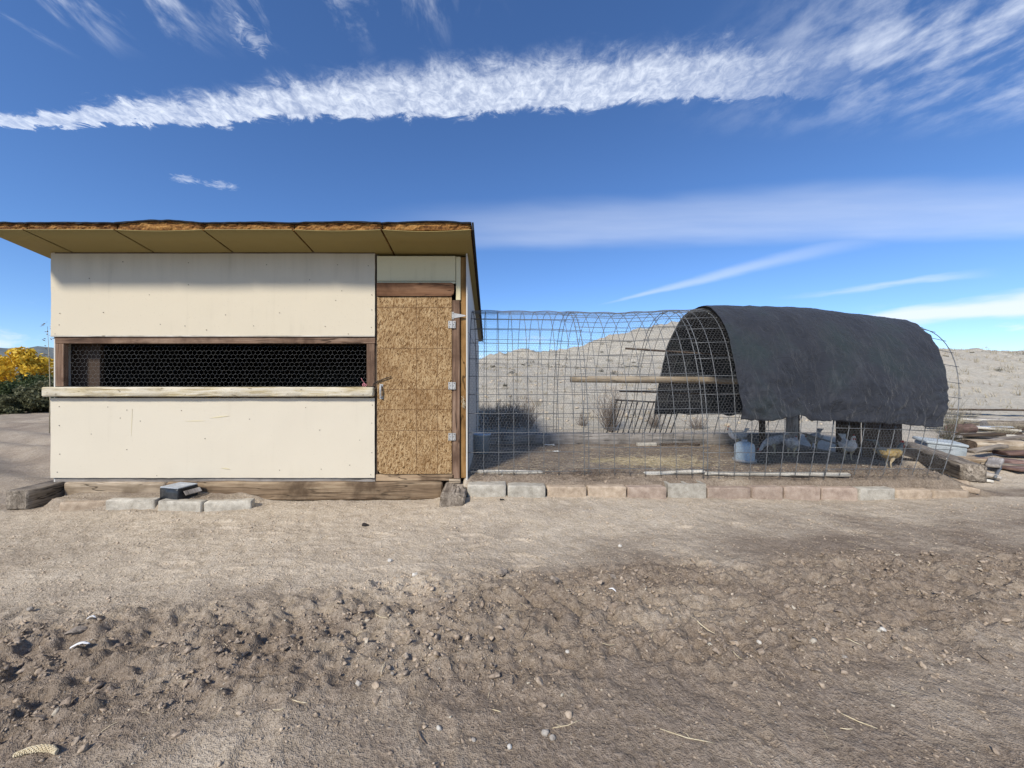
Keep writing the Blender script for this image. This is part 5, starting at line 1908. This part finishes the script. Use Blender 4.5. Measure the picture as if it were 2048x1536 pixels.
def log(name, px, d, L, r, yaw, mat, endmat, label, seed, split=False, lift=0.0, pitch=0):
    x = pxd(px, d); z = gz(x, d)
    root = empty(name, (x, d, z), label, 'log', 'scrap heap beside the run')
    mb = MB()
    n, m = 18, 14
    for i in range(n + 1):
        for k in range(m):
            a = 2 * math.pi * k / m
            rr = r * (1 + .10 * mnoise.noise((i * .35, math.cos(a) * 1.6, math.sin(a) * 1.6 + seed)) + .04 * mnoise.noise((i * .6, math.cos(a) * 6, math.sin(a) * 6 + seed)))
            yy, zz = rr * math.cos(a), rr * math.sin(a)
            if split and zz > r * .25: zz = r * .25 + (zz - r * .25) * .28
            mb.v.append((L * (i / n - .5), yy, zz))
    for i in range(n):
        for k in range(m):
            p, q = i * m + k, i * m + (k + 1) % m
            mb.quad([p, q, q + m, p + m])
    rot = (0, R(pitch), R(yaw))
    me = fixn(mb.mesh('bark', True))
    link('bark', me, MAT[mat], root, (x, d, z + r * .92 + lift), rot)
    for s in (-1, 1):
        eb = MB()
        i = 0 if s < 0 else n
        pts = [Vector(mb.v[i * m + k]) for k in range(m)]
        c = sum(pts, Vector()) / m
        eb.v = [tuple(p + Vector((s * .002, 0, 0))) for p in pts] + [tuple(c + Vector((s * .008, 0, 0)))]
        for k in range(m):
            eb.quad([k, (k + 1) % m, m])
        link('cut_end', fixn(eb.mesh('cut_end')), MAT[endmat], root, (x, d, z + r * .92 + lift), rot)


log('split_log', 1985, 6.0, .72, .13, -4, 'split_wood', 'dark_board', 'pale split log with torn golden wood on the scrap heap', 3, True)
log('rotten_log', 1922, 7.3, .55, .10, 14, 'log_bark', 'log_bark', 'red brown bark covered log behind the pale cooler', 4)
log('rotten_log', 2015, 7.8, .8, .08, -10, 'old_timber', 'grey_board', 'thin grey log behind the tuft of dry weeds', 5)
scrap('wood_slab', 1932, 900, 5.25, (.40, .20, .085), -6, 'split_wood', 'pale broken wood chunk lying between cooler and split log', 'wood', seed=401, amp=.016, bev=.02)
scrap('bark_slab', 2000, 905, 5.3, (.62, .26, .05), 7, 'log_bark', 'flat brown bark slab in front of the split log', 'bark', seed=402, amp=.018, bev=.015, pitch=3)
scrap('bark_slab', 2040, 900, 5.6, (.5, .22, .06), -12, 'log_bark', 'brown bark slab touching the right frame edge', 'bark', seed=403, amp=.018, bev=.015, lift=.03)
scrap('stone_slab', 1952, 925, 4.75, (.34, .24, .06), -24, 'stone', 'grey crumpled stone slab in front of the wood chunk', 'slab', seed=404, amp=.02, bev=.02, pitch=6)
scrap('plank', 1935, 935, 4.62, (.42, .10, .03), -16, 'white_board', 'short white splintered plank beside the side timber', 'plank', seed=405, pitch=3)
scrap('plank', 2045, 915, 4.95, (.46, .24, .03), 6, 'log_bark', 'reddish plank lying flat at the right frame edge', 'plank', seed=406, lift=.02)
boards = [(1985, 8.6, 2.6, .16, 2, 'grey_board', 0.02, 'long grey board at the very back of the scrap heap'), (2010, 8.2, 2.4, .18, -3, 'white_board', .05, 'long whitish board lying across the back of the scrap heap'),
          (1965, 7.7, 1.5, .15, 9, 'tin_box', .02, 'bluish grey sheet metal strip between the long boards'), (1990, 7.1, 1.6, .14, -16, 'grey_board', .01, 'slanting grey board behind the red brown log'),
          (2030, 6.8, 1.3, .13, -24, 'grey_board', .05, 'grey board pointing to the right frame edge behind the split log'), (1950, 6.6, .9, .12, -30, 'old_timber', .0, 'dark board lying behind the pale cooler'), (2065, 7.4, 1.6, .16, -18, 'dark_board', .04, 'dark board at the right frame edge behind the weeds'), (1930, 8.1, 1.1, .14, 12, 'old_timber', .0, 'short dark board left of the long whitish board')]
for i, (px, d, L, wdt, yw, m, lf_, lab) in enumerate(boards):
    scrap('scrap_plank', px, 0, d, (L, wdt, .045), yw, m, lab, 'plank', seed=420 + i, lift=lf_, amp=.006, pitch=random.uniform(-2, 2))
more = [(1925, 7.0, 1.0, .10, 24, 'grey_board', 'thin grey lath crossing under the red brown log'), (1960, 6.9, 1.2, .11, -8, 'dark_board', 'dark lath between the red brown log and the split log'),
        (2020, 6.35, .9, .14, 10, 'old_timber', 'stubby weathered board right behind the split log'), (2040, 7.0, 1.4, .09, 28, 'white_board', 'pale lath sticking out behind the dry weeds'),
        (1918, 6.2, .7, .13, -40, 'grey_board', 'short grey board wedged against the cooler'), (1975, 5.6, .8, .10, 16, 'old_timber', 'narrow weathered stick in front of the split log'),
        (2030, 5.05, .7, .09, -20, 'old_timber', 'grey splintered stick above the reddish plank'), (1990, 5.0, .45, .12, 34, 'grey_board', 'small grey offcut near the stone slab'),
        (2000, 8.9, 2.0, .12, -7, 'dark_board', 'dark long board behind all other planks'), (2045, 6.1, .9, .12, -30, 'brown_timber', 'brown board at the right frame edge beside the split log'),
        (1945, 7.5, 1.3, .1, -20, 'white_board', 'whitish lath slanting over the red brown log'), (1910, 8.8, 1.2, .12, 4, 'grey_board', 'grey board end showing just behind the run hoops')]
for i, (px, d, L, wdt, yw, m, lab) in enumerate(more):
    scrap('scrap_plank', px, 0, d, (L, wdt, .04), yw, m, lab, 'plank', seed=450 + i, lift=.015 + .05 * (i % 3), amp=.008, pitch=random.uniform(-5, 5))
xa, xb = pxd(1979, 4.6), pxd(2012, 4.95)
c = Vector(((xa + xb) / 2, 4.78, gz((xa + xb) / 2, 4.78) + .05))
tag(link('metal_pipe', MB().tube([(xa - c.x, 4.55 - c.y, -.015), (xb - c.x, 5.0 - c.y, .02)], .014, 10).mesh('pipe', True), MAT['galv_wire'], None, c), 'thin grey pipe leaning out behind the end of the side timber', 'pipe')


# ------------------------------------------------------------------ loose ground cover
def clods():
    """crumbs and clods of dried dirt over the yard"""
    ico = bmesh.new(); bmesh.ops.create_icosphere(ico, subdivisions=2, radius=1)
    bv = np.array([v.co[:] for v in ico.verts]); ico.verts.index_update()
    bf = np.array([[v.index for v in f.verts] for f in ico.faces]); ico.free()
    ico = bmesh.new(); bmesh.ops.create_icosphere(ico, subdivisions=1, radius=1)
    sv = np.array([v.co[:] for v in ico.verts]); ico.verts.index_update()
    sf = np.array([[v.index for v in f.verts] for f in ico.faces]); ico.free()
    r2 = np.random.default_rng(5)
    V, F, C = [], [], []
    base = 0

    def put(x, y, size, tv, tf, tone, flat=(.4, .85)):
        nonlocal base
        n, k = len(x), len(tv)
        z = Hh(x, y)
        m, _, _ = soil_cols(x, y)
        sc = size[:, None] * np.stack([r2.uniform(.75, 1.2, n), r2.uniform(.7, 1.1, n), r2.uniform(flat[0], flat[1], n)], 1)
        ph = r2.uniform(0, 6.28, (n, 6, 1))
        T = tv[None]
        q = 1 + .24 * np.sin(T[..., 0] * 2.7 + ph[:, 0]) * np.cos(T[..., 1] * 3.1 + ph[:, 1]) + .18 * np.sin(T[..., 2] * 4.3 + T[..., 0] * 3 + ph[:, 2]) + .10 * np.sin(T[..., 1] * 8 + ph[:, 3])
        q = T * q[..., None]
        for _ in range(7):
            nv = r2.normal(size=(n, 1, 3)); nv /= np.linalg.norm(nv, axis=2, keepdims=True)
            th = r2.uniform(.22, .62, (n, 1, 1))
            q = q - np.maximum((q * nv).sum(2, keepdims=True) - th, 0) * nv
        q = q * sc[:, None, :] * 1.5
        an = r2.uniform(0, 6.28, n)[:, None]; tl = r2.normal(0, .35, n)[:, None]
        c, s_ = np.cos(tl), np.sin(tl)
        q = np.stack([q[..., 0] * c - q[..., 2] * s_, q[..., 1], q[..., 0] * s_ + q[..., 2] * c], 2)
        c, s_ = np.cos(an), np.sin(an)
        q = np.stack([q[..., 0] * c - q[..., 1] * s_, q[..., 0] * s_ + q[..., 1] * c, q[..., 2]], 2)
        q += np.stack([x, y, z + sc[:, 2] * .30], 1)[:, None, :]
        V.append(q.reshape(-1, 3))
        F.append((tf[None] + (base + np.arange(n) * k)[:, None, None]).reshape(-1, 3))
        base += n * k
        cl = np.stack([np.clip(m + r2.uniform(-.35, .15, n), 0, 1), tone, np.zeros(n), np.ones(n)], 1)
        C.append(np.repeat(cl, k, 0))
    # in the churned band
    N = 120000
    x = r2.uniform(-4.6, 5.0, N); y = r2.uniform(.9, 3.7, N)
    p = rough_mask(x, y) * sst(fbm(x * 2.1, y * 2.1, 3, 90), -.25, .35)
    k = r2.random(N) < p * .55
    x, y = x[k], y[k]
    sz = .0025 + .0055 * r2.random(len(x)) ** 2 + .012 * (r2.random(len(x)) ** 9)
    big = sz > .0085
    put(x[big], y[big], sz[big], bv, bf, np.where(r2.random(big.sum()) < .02, .6, 0.0))
    put(x[~big], y[~big], sz[~big], sv, sf, np.where(r2.random((~big).sum()) < .03, .7, 0.0))
    # sparse grit over the rest
    N = 20000
    x = r2.uniform(-4.8, 5.2, N); y = r2.uniform(.9, 3.85, N) ** 1.0
    sz = .0018 + .005 * r2.random(N) ** 3 + .007 * (r2.random(N) ** 14)
    put(x, y, sz, sv, sf, np.where(r2.random(N) < .07, r2.uniform(.4, 1, N), 0.0))
    # rubble on the bank and at the back
    N = 1500
    x = r2.uniform(-.2, 7, N); y = r2.uniform(6.4, 13.5, N)
    put(x, y, .008 + .045 * r2.random(N) ** 5, sv, sf, np.full(N, .45))
    N = 900
    x = r2.uniform(-.2, 4.9, N); y = row_y(x) + r2.uniform(.12, .45, N)
    put(x, y, .004 + .012 * r2.random(N) ** 3, sv, sf, np.where(r2.random(N) < .06, .7, 0))
    V = np.concatenate(V); F = np.concatenate(F); C = np.concatenate(C)
    me = bpy.data.meshes.new('clods')
    me.vertices.add(len(V)); me.vertices.foreach_set('co', V.astype(np.float32).ravel())
    me.loops.add(F.size); me.loops.foreach_set('vertex_index', F.ravel().astype(np.int32))
    me.polygons.add(len(F)); me.polygons.foreach_set('loop_start', np.arange(0, F.size, 3, dtype=np.int32))
    me.update(calc_edges=True)
    ca = me.color_attributes.new('soil', 'FLOAT_COLOR', 'POINT'); ca.data.foreach_set('color', C.astype(np.float32).ravel())
    o = link('dirt_clods', me, MAT['clod'])
    tag(o, 'loose clods and crumbs of dry dirt over the yard', 'dirt', kind='stuff')
    print('clod tris', len(F))


clods()


def straw_litter():
    r2 = random.Random(8)
    mb = MB()

    bits = []

    def bit(x, y, L, r, lift=.004):
        bits.append((x, y, L, r, lift, r2.uniform(0, 6.28), r2.uniform(-.3, .3)))
    for k in range(260):
        bit(r2.uniform(-3.5, 4.2), r2.uniform(1.15, 3.7), r2.uniform(.012, .05), r2.uniform(.0005, .0010), .003)
    for k in range(900):
        bit(1.95 + r2.gauss(0, .42), 4.74 + r2.gauss(0, .20), r2.uniform(.02, .06), .0013, .004)
    for k in range(900):
        bit(r2.uniform(-.2, 4.8), r2.uniform(4.15, 6.0), r2.uniform(.02, .07), .0012, .004)
    B = np.array(bits)
    dx, dy = np.cos(B[:, 5]) * B[:, 2] / 2, np.sin(B[:, 5]) * B[:, 2] / 2
    Z = np.stack([Hh(B[:, 0] - dx, B[:, 1] - dy), Hh(B[:, 0], B[:, 1]), Hh(B[:, 0] + dx, B[:, 1] + dy)], 1)
    for (x, y, L, r, lift, an, b), ddx, ddy, zz in zip(bits, dx, dy, Z):
        mb.tube([(x - ddx, y - ddy, zz[0] + lift), (x + b * L * .2, y + b * L * .2, zz.max() + lift * 1.4), (x + ddx, y + ddy, zz[2] + lift)], r, 3, False)
    o = link('straw_litter', mb.mesh('straw_litter'), MAT['straw'])
    tag(o, 'scattered bits of straw and chaff on the dirt', 'straw', kind='stuff')
    # roots, twigs and dead weeds along the lip of the bank
    wb = MB()
    spots = [(1.05, 110), (.95, 80), (1.25, 120), (.55, 25), (3.0, 40), (3.3, 30), (3.9, 70), (4.15, 60), (4.45, 60), (2.35, 25), (.15, 30), (-.15, 30), (2.7, 20), (4.75, 40)]
    for x0, n in spots:
        for k in range(n):
            x = x0 + r2.gauss(0, .16); y = float(row_y(x)) + r2.uniform(.14, .36)
            z = float(H_macro(np.array([x]), np.array([y]))[0])
            a = r2.uniform(0, 6.28); L = r2.uniform(.03, .13)
            h = r2.uniform(.0, .05)
            wb.tube([(x, y, z - .004), (x + math.cos(a) * L * .5, y + math.sin(a) * L * .3, z + h), (x + math.cos(a) * L, y + math.sin(a) * L * .6, z + h * r2.uniform(.1, 1.2))], [.0022, .0017, .0006], 3, False)
    o = link('dead_weeds', wb.mesh('dead_weeds'), MAT['twig'])
    tag(o, 'dead weeds and roots on the dirt lip behind the blocks', 'weeds', kind='stuff')


straw_litter()


def grass_slope():
    r2 = np.random.default_rng(9)
    N = 2600
    x = r2.uniform(6.5, 42, N); y = r2.uniform(9.5, 29, N)
    k = (x / y > .95) & (fbm(x * .6, y * .6, 3, 95) > -.25)
    x, y = x[k], y[k]
    x2 = r2.uniform(-.5, 8, 500); y2 = r2.uniform(8, 26, 500)
    x, y = np.concatenate([x, x2]), np.concatenate([y, y2])
    z = Hh(x, y)
    V = []
    for i in range(len(x)):
        nb = r2.integers(5, 13)
        sc = r2.uniform(.6, 1.4) * (.7 if i < len(x) - 500 else .5)
        for b in range(nb):
            a = r2.uniform(0, 6.28); L = r2.uniform(.08, .26) * sc; ln = r2.uniform(.2, .9)
            bx_, by_ = x[i] + r2.normal() * .06, y[i] + r2.normal() * .06
            wv = .008
            V += [(bx_ - wv * math.sin(a), by_ + wv * math.cos(a), z[i] - .01), (bx_ + wv * math.sin(a), by_ - wv * math.cos(a), z[i] - .01), (bx_ + math.cos(a) * L * ln, by_ + math.sin(a) * L * ln, z[i] + L)]
    F = np.arange(len(V)).reshape(-1, 3)
    me = bpy.data.meshes.new('dry_grass'); me.from_pydata(V, [], F.tolist())
    tag(link('dry_grass', me, MAT['dry_grass']), 'sparse dry grass tufts over the bare slopes', 'grass', kind='stuff')


grass_slope()


def scrub():
    r2 = np.random.default_rng(19)
    n = 190
    x = r2.uniform(-2, 40, n); y = r2.uniform(9.5, 27, n)
    z = H_macro(x, y)
    V = []
    for i in range(n):
        r = r2.uniform(.06, .26) * (1.0 if y[i] > 13 else .6)
        k = 46
        q = r2.normal(size=(k, 3)); q /= np.linalg.norm(q, axis=1, keepdims=True); q *= r * r2.random((k, 1)) ** .5
        q[:, 2] = np.abs(q[:, 2]) * .8
        q += np.array([x[i], y[i], z[i]])
        for p in q:
            a = r2.normal(size=3); a /= np.linalg.norm(a); b = np.cross(a, r2.normal(size=3)); b /= np.linalg.norm(b)
            L = r2.uniform(.02, .07)
            V += [tuple(p - a * L), tuple(p + b * L * .35), tuple(p + a * L)]
    me = bpy.data.meshes.new('scrub'); me.from_pydata(V, [], np.arange(len(V)).reshape(-1, 3).tolist())
    tag(link('desert_scrub', me, MAT['leaf_grey']), 'tiny desert scrub dotted over the bare hillside', 'scrub', kind='stuff')


scrub()

# ------------------------------------------------------------------ small single things lying in the yard


def pebble(px, py, r, mat, label, seed):
    x, d = px_ground(px, py)
    r *= .72
    tag(link('pebble', rough_box(r * 2, r * 1.6, r * 1.3, r * .6, r * .22, r * .45, seed, 1.3 / r), MAT[mat], None, (x, d, gz(x, d) + r * .45), (R(seed * 7 % 30), R(seed * 5 % 25), R(seed * 37 % 180))), label, 'stone', 'pebbles in the yard')


for i, (px, py, r, m, lab) in enumerate([(878, 1454, .014, 'pale_stone', 'bright white pebble in the middle foreground'),
                                         (1090, 1469, .017, 'stone', 'larger pale pebble of the pair near the bottom centre'),
                                         (1105, 1480, .014, 'stone', 'smaller grey pebble of the pair near the bottom centre'),
                                         (1019, 1498, .012, 'pale_stone', 'white pebble left of the pebble pair at the bottom'),
                                         (947, 1482, .011, 'stone', 'small brown pebble between two white ones at the bottom'),
                                         (717, 1376, .016, 'stone', 'dark rounded pebble in the foreground below the coop door'),
                                         (780, 1123, .022, 'pale_stone', 'whitish stone on the trodden dirt below the door'),
                                         (830, 1158, .024, 'pale_stone', 'pale flat stone at the edge of the churned track below the door'),
                                         (1518, 1287, .016, 'pale_stone', 'cream pebble below the tyre track at right centre'),
                                         (1688, 1311, .018, 'stone', 'tan pebble at right below the tyre track'),
                                         (1135, 1308, .013, 'pale_stone', 'white pebble at the lower edge of the track right of centre'),
                                         (1765, 1275, .018, 'pale_stone', 'white shard lying at the lower edge of the track on the right'),
                                         (1240, 1092, .022, 'pale_stone', 'small white stone on the pale dirt before the run'),
                                         (630, 1333, .012, 'pale_stone', 'white pebble on the dark dirt left of centre'),
                                         (785, 1358, .012, 'stone', 'tan pebble right of the dark rounded pebble'),
                                         (60, 1229, .020, 'stone', 'grey pebble on smooth dirt near the left edge')]):
    pebble(px, py, r, m, lab, 500 + i)
for i, (px, py, r, lab) in enumerate([(862, 1207, .045, 'big broken dirt clod in the tyre track below the coop door'), (897, 1201, .028, 'dark dirt clod right beside the big broken clod'), (1003, 1150, .05, 'large dirt clod at the upper edge of the track near the middle'), (1112, 1168, .045, 'rough dirt clod right of the large clod in the track'), (1228, 1162, .035, 'dirt clod on the track further right of the middle'), (150, 1283, .035, 'dark dirt clod in the track at the left'), (1640, 1215, .04, 'flat dirt clod in the track on the right')]):
    x, d = px_ground(px, py)
    bm = bmesh.new(); bmesh.ops.create_icosphere(bm, subdivisions=3, radius=1)
    rr = random.Random(600 + i)
    cuts = [(Vector((rr.gauss(0, 1), rr.gauss(0, 1), rr.gauss(0, 1))).normalized(), rr.uniform(.3, .75)) for _ in range(9)]
    for vv in bm.verts:
        p = vv.co.copy()
        for nv, th in cuts:
            ex = p.dot(nv) - th
            if ex > 0: p -= nv * ex
        p += mnoise.noise_vector(p * 3 + Vector((i * 5, 0, 0))) * .16 + mnoise.noise_vector(p * 9 + Vector((i * 5, 0, 0))) * .07
        vv.co = Vector((p.x * r * 1.15, p.y * r * .9, p.z * r * .55))
    me = bpy.data.meshes.new('dirt_clod'); bm.to_mesh(me); bm.free()
    o = link('dirt_clod', me, MAT['tan_dirt_skin'], None, (x, d, gz(x, d) + r * .12), (R(9), R(-8), R(i * 47)))
    tag(o, lab, 'clod', 'big clods in the tyre track')


def straw(px0, py0, px1, py1, r, label, mat='straw', group='long straws in the yard'):
    a = Vector((*px_ground(px0, py0), 0)); b = Vector((*px_ground(px1, py1), 0))
    m_ = (a + b) / 2
    n = (b - a).cross(Vector((0, 0, 1))).normalized()
    m_ += n * (b - a).length * .05
    pts = []
    for q in (a, (a + m_) / 2, m_, (m_ + b) / 2, b):
        pts.append(Vector((q.x, q.y, gz(q.x, q.y))))
    top = max(p.z for p in pts)
    pts = [Vector((p.x, p.y, p.z * .4 + top * .6 + r)) for p in pts]
    c = pts[2].copy()
    tag(link('stick' if mat == 'twig' else 'straw', MB().tube([tuple(p - c) for p in pts], [r * .7, r, r, r * .9, r * .4], 5).mesh('straw', True), MAT[mat], None, c), label, 'twig' if mat == 'twig' else 'straw', group)


for s in [(1105, 1457, 1162, 1440, .0016, 'long thin straw above the pebble pair at the bottom'), (1682, 1421, 1755, 1450, .0022, 'bright long straw at the lower right'), (1320, 1459, 1430, 1487, .0018, 'long straw at the bottom right of centre'),
          (1380, 1243, 1430, 1275, .0024, 'short thick straw in the track right of centre'), (750, 1243, 777, 1259, .0022, 'pale straw in the track below the door'), (985, 1424, 1003, 1429, .0020, 'tiny bright straw above the bottom pebbles'),
          (1690, 1290, 1725, 1303, .0018, 'straw beside the tan pebble on the right'), (585, 1411, 617, 1416, .0018, 'pale curved straw left of bottom centre'), (546, 1434, 570, 1431, .0018, 'short pale straw at the lower left'),
          (1463, 1311, 1485, 1332, .0018, 'short straw below the cream pebble'), (1680, 1452, 1706, 1454, .0016, 'short straw below the bright long straw'), (1202, 1297, 1232, 1298, .0016, 'thin pale straw under the track right of the white pebble')]:
    straw(*s)
for s in [(836, 1464, 852, 1488, .0026, 'dark twig at the bottom centre left'), (700, 1240, 735, 1228, .0026, 'brown twig lying in the track left of the big clod'), (1955, 1310, 1985, 1328, .0024, 'dark twig on the right side of the yard'), (1040, 1280, 1060, 1250, .0022, 'brown twig standing out in the middle of the track')]:
    straw(*s, mat='twig', group='twigs in the yard')


def feather(px, py, L, yaw, label):
    x, d = px_ground(px, py)
    mb = MB()
    n = 9
    for i in range(n):
        t = i / (n - 1)
        wdt = L * .16 * math.sin(math.pi * min(1, t * .9 + .08)) ** .7
        yb = L * .12 * math.sin(math.pi * t)
        for s in (-1, 0, 1):
            mb.v.append((L * (t - .5), yb + s * wdt, .006 + .01 * math.sin(math.pi * t) + (.003 if s == 0 else 0) + .004 * mnoise.noise((t * 6, s, L * 50))))
    for i in range(n - 1):
        for s in (0, 1):
            p = i * 3 + s
            mb.quad([p, p + 3, p + 4, p + 1])
    o = link('feather', mb.mesh('feather', True), MAT['feather_white'], None, (x, d, gz(x, d) + .004), (0, 0, R(yaw)))
    o.modifiers.new('t', 'SOLIDIFY').thickness = .0012
    tag(o, label, 'feather', 'feathers on the ground')


feather(183, 1260, .038, 15, 'small white feather on the track at the left')
feather(160, 1326, .062, 28, 'larger white feather on the dark dirt at the left')
feather(1225, 1180, .05, -50, 'thin white curl of feather in the track right of centre')


def cob():
    x, d = px_ground(78, 1512)
    z = gz(x, d)
    root = empty('corn_cob', (x, d, z), 'pale bare corn cob lying at the bottom left corner', 'corn cob')
    pts = [(-.062, -.010, .008), (-.034, .003, .010), (0, .007, .011), (.034, .003, .010), (.06, -.008, .008)]
    link('core', MB().tube(pts, [.003, .006, .0075, .007, .003], 10).mesh('core', True), MAT['straw'], root, (x, d, z), (0, 0, R(4)))
    k = MB()
    rr = random.Random(3)
    for i in range(22):
        t = (i + .5) / 22
        j = min(3, int(t * 4)); f = t * 4 - j
        p = Vector(pts[j]).lerp(Vector(pts[j + 1]), f)
        rad = .0075 * math.sin(math.pi * (t * .8 + .1)) ** .5
        for q in range(7):
            a = 2 * math.pi * (q + .5 * (i % 2)) / 7
            k.box(p + Vector((0, math.cos(a) * rad, math.sin(a) * rad)), (.0042, .0044, .0044), Matrix.Rotation(a, 3, 'X'))
    tag(link('kernels', k.mesh('kernels'), MAT['straw'], root, (x, d, z), (0, 0, R(4))), kind='stuff')


cob()
for px, py, r, lab in [(731, 1050, .028, 'dark curled scrap lying before the coop door'), (1004, 1016, .02, 'black speck of debris beside the timber end')]:
    x, d = px_ground(px, py)
    tag(link('debris', rough_box(r * 2.2, r * 1.2, r * .6, r * .5, r * .3, r * .2, px, 1.2 / r), MAT['rusty_iron'], None, (x, d, gz(x, d) + r * .25), (0, R(12), R(px % 90))), lab, 'debris')

scene.frame_set(1)
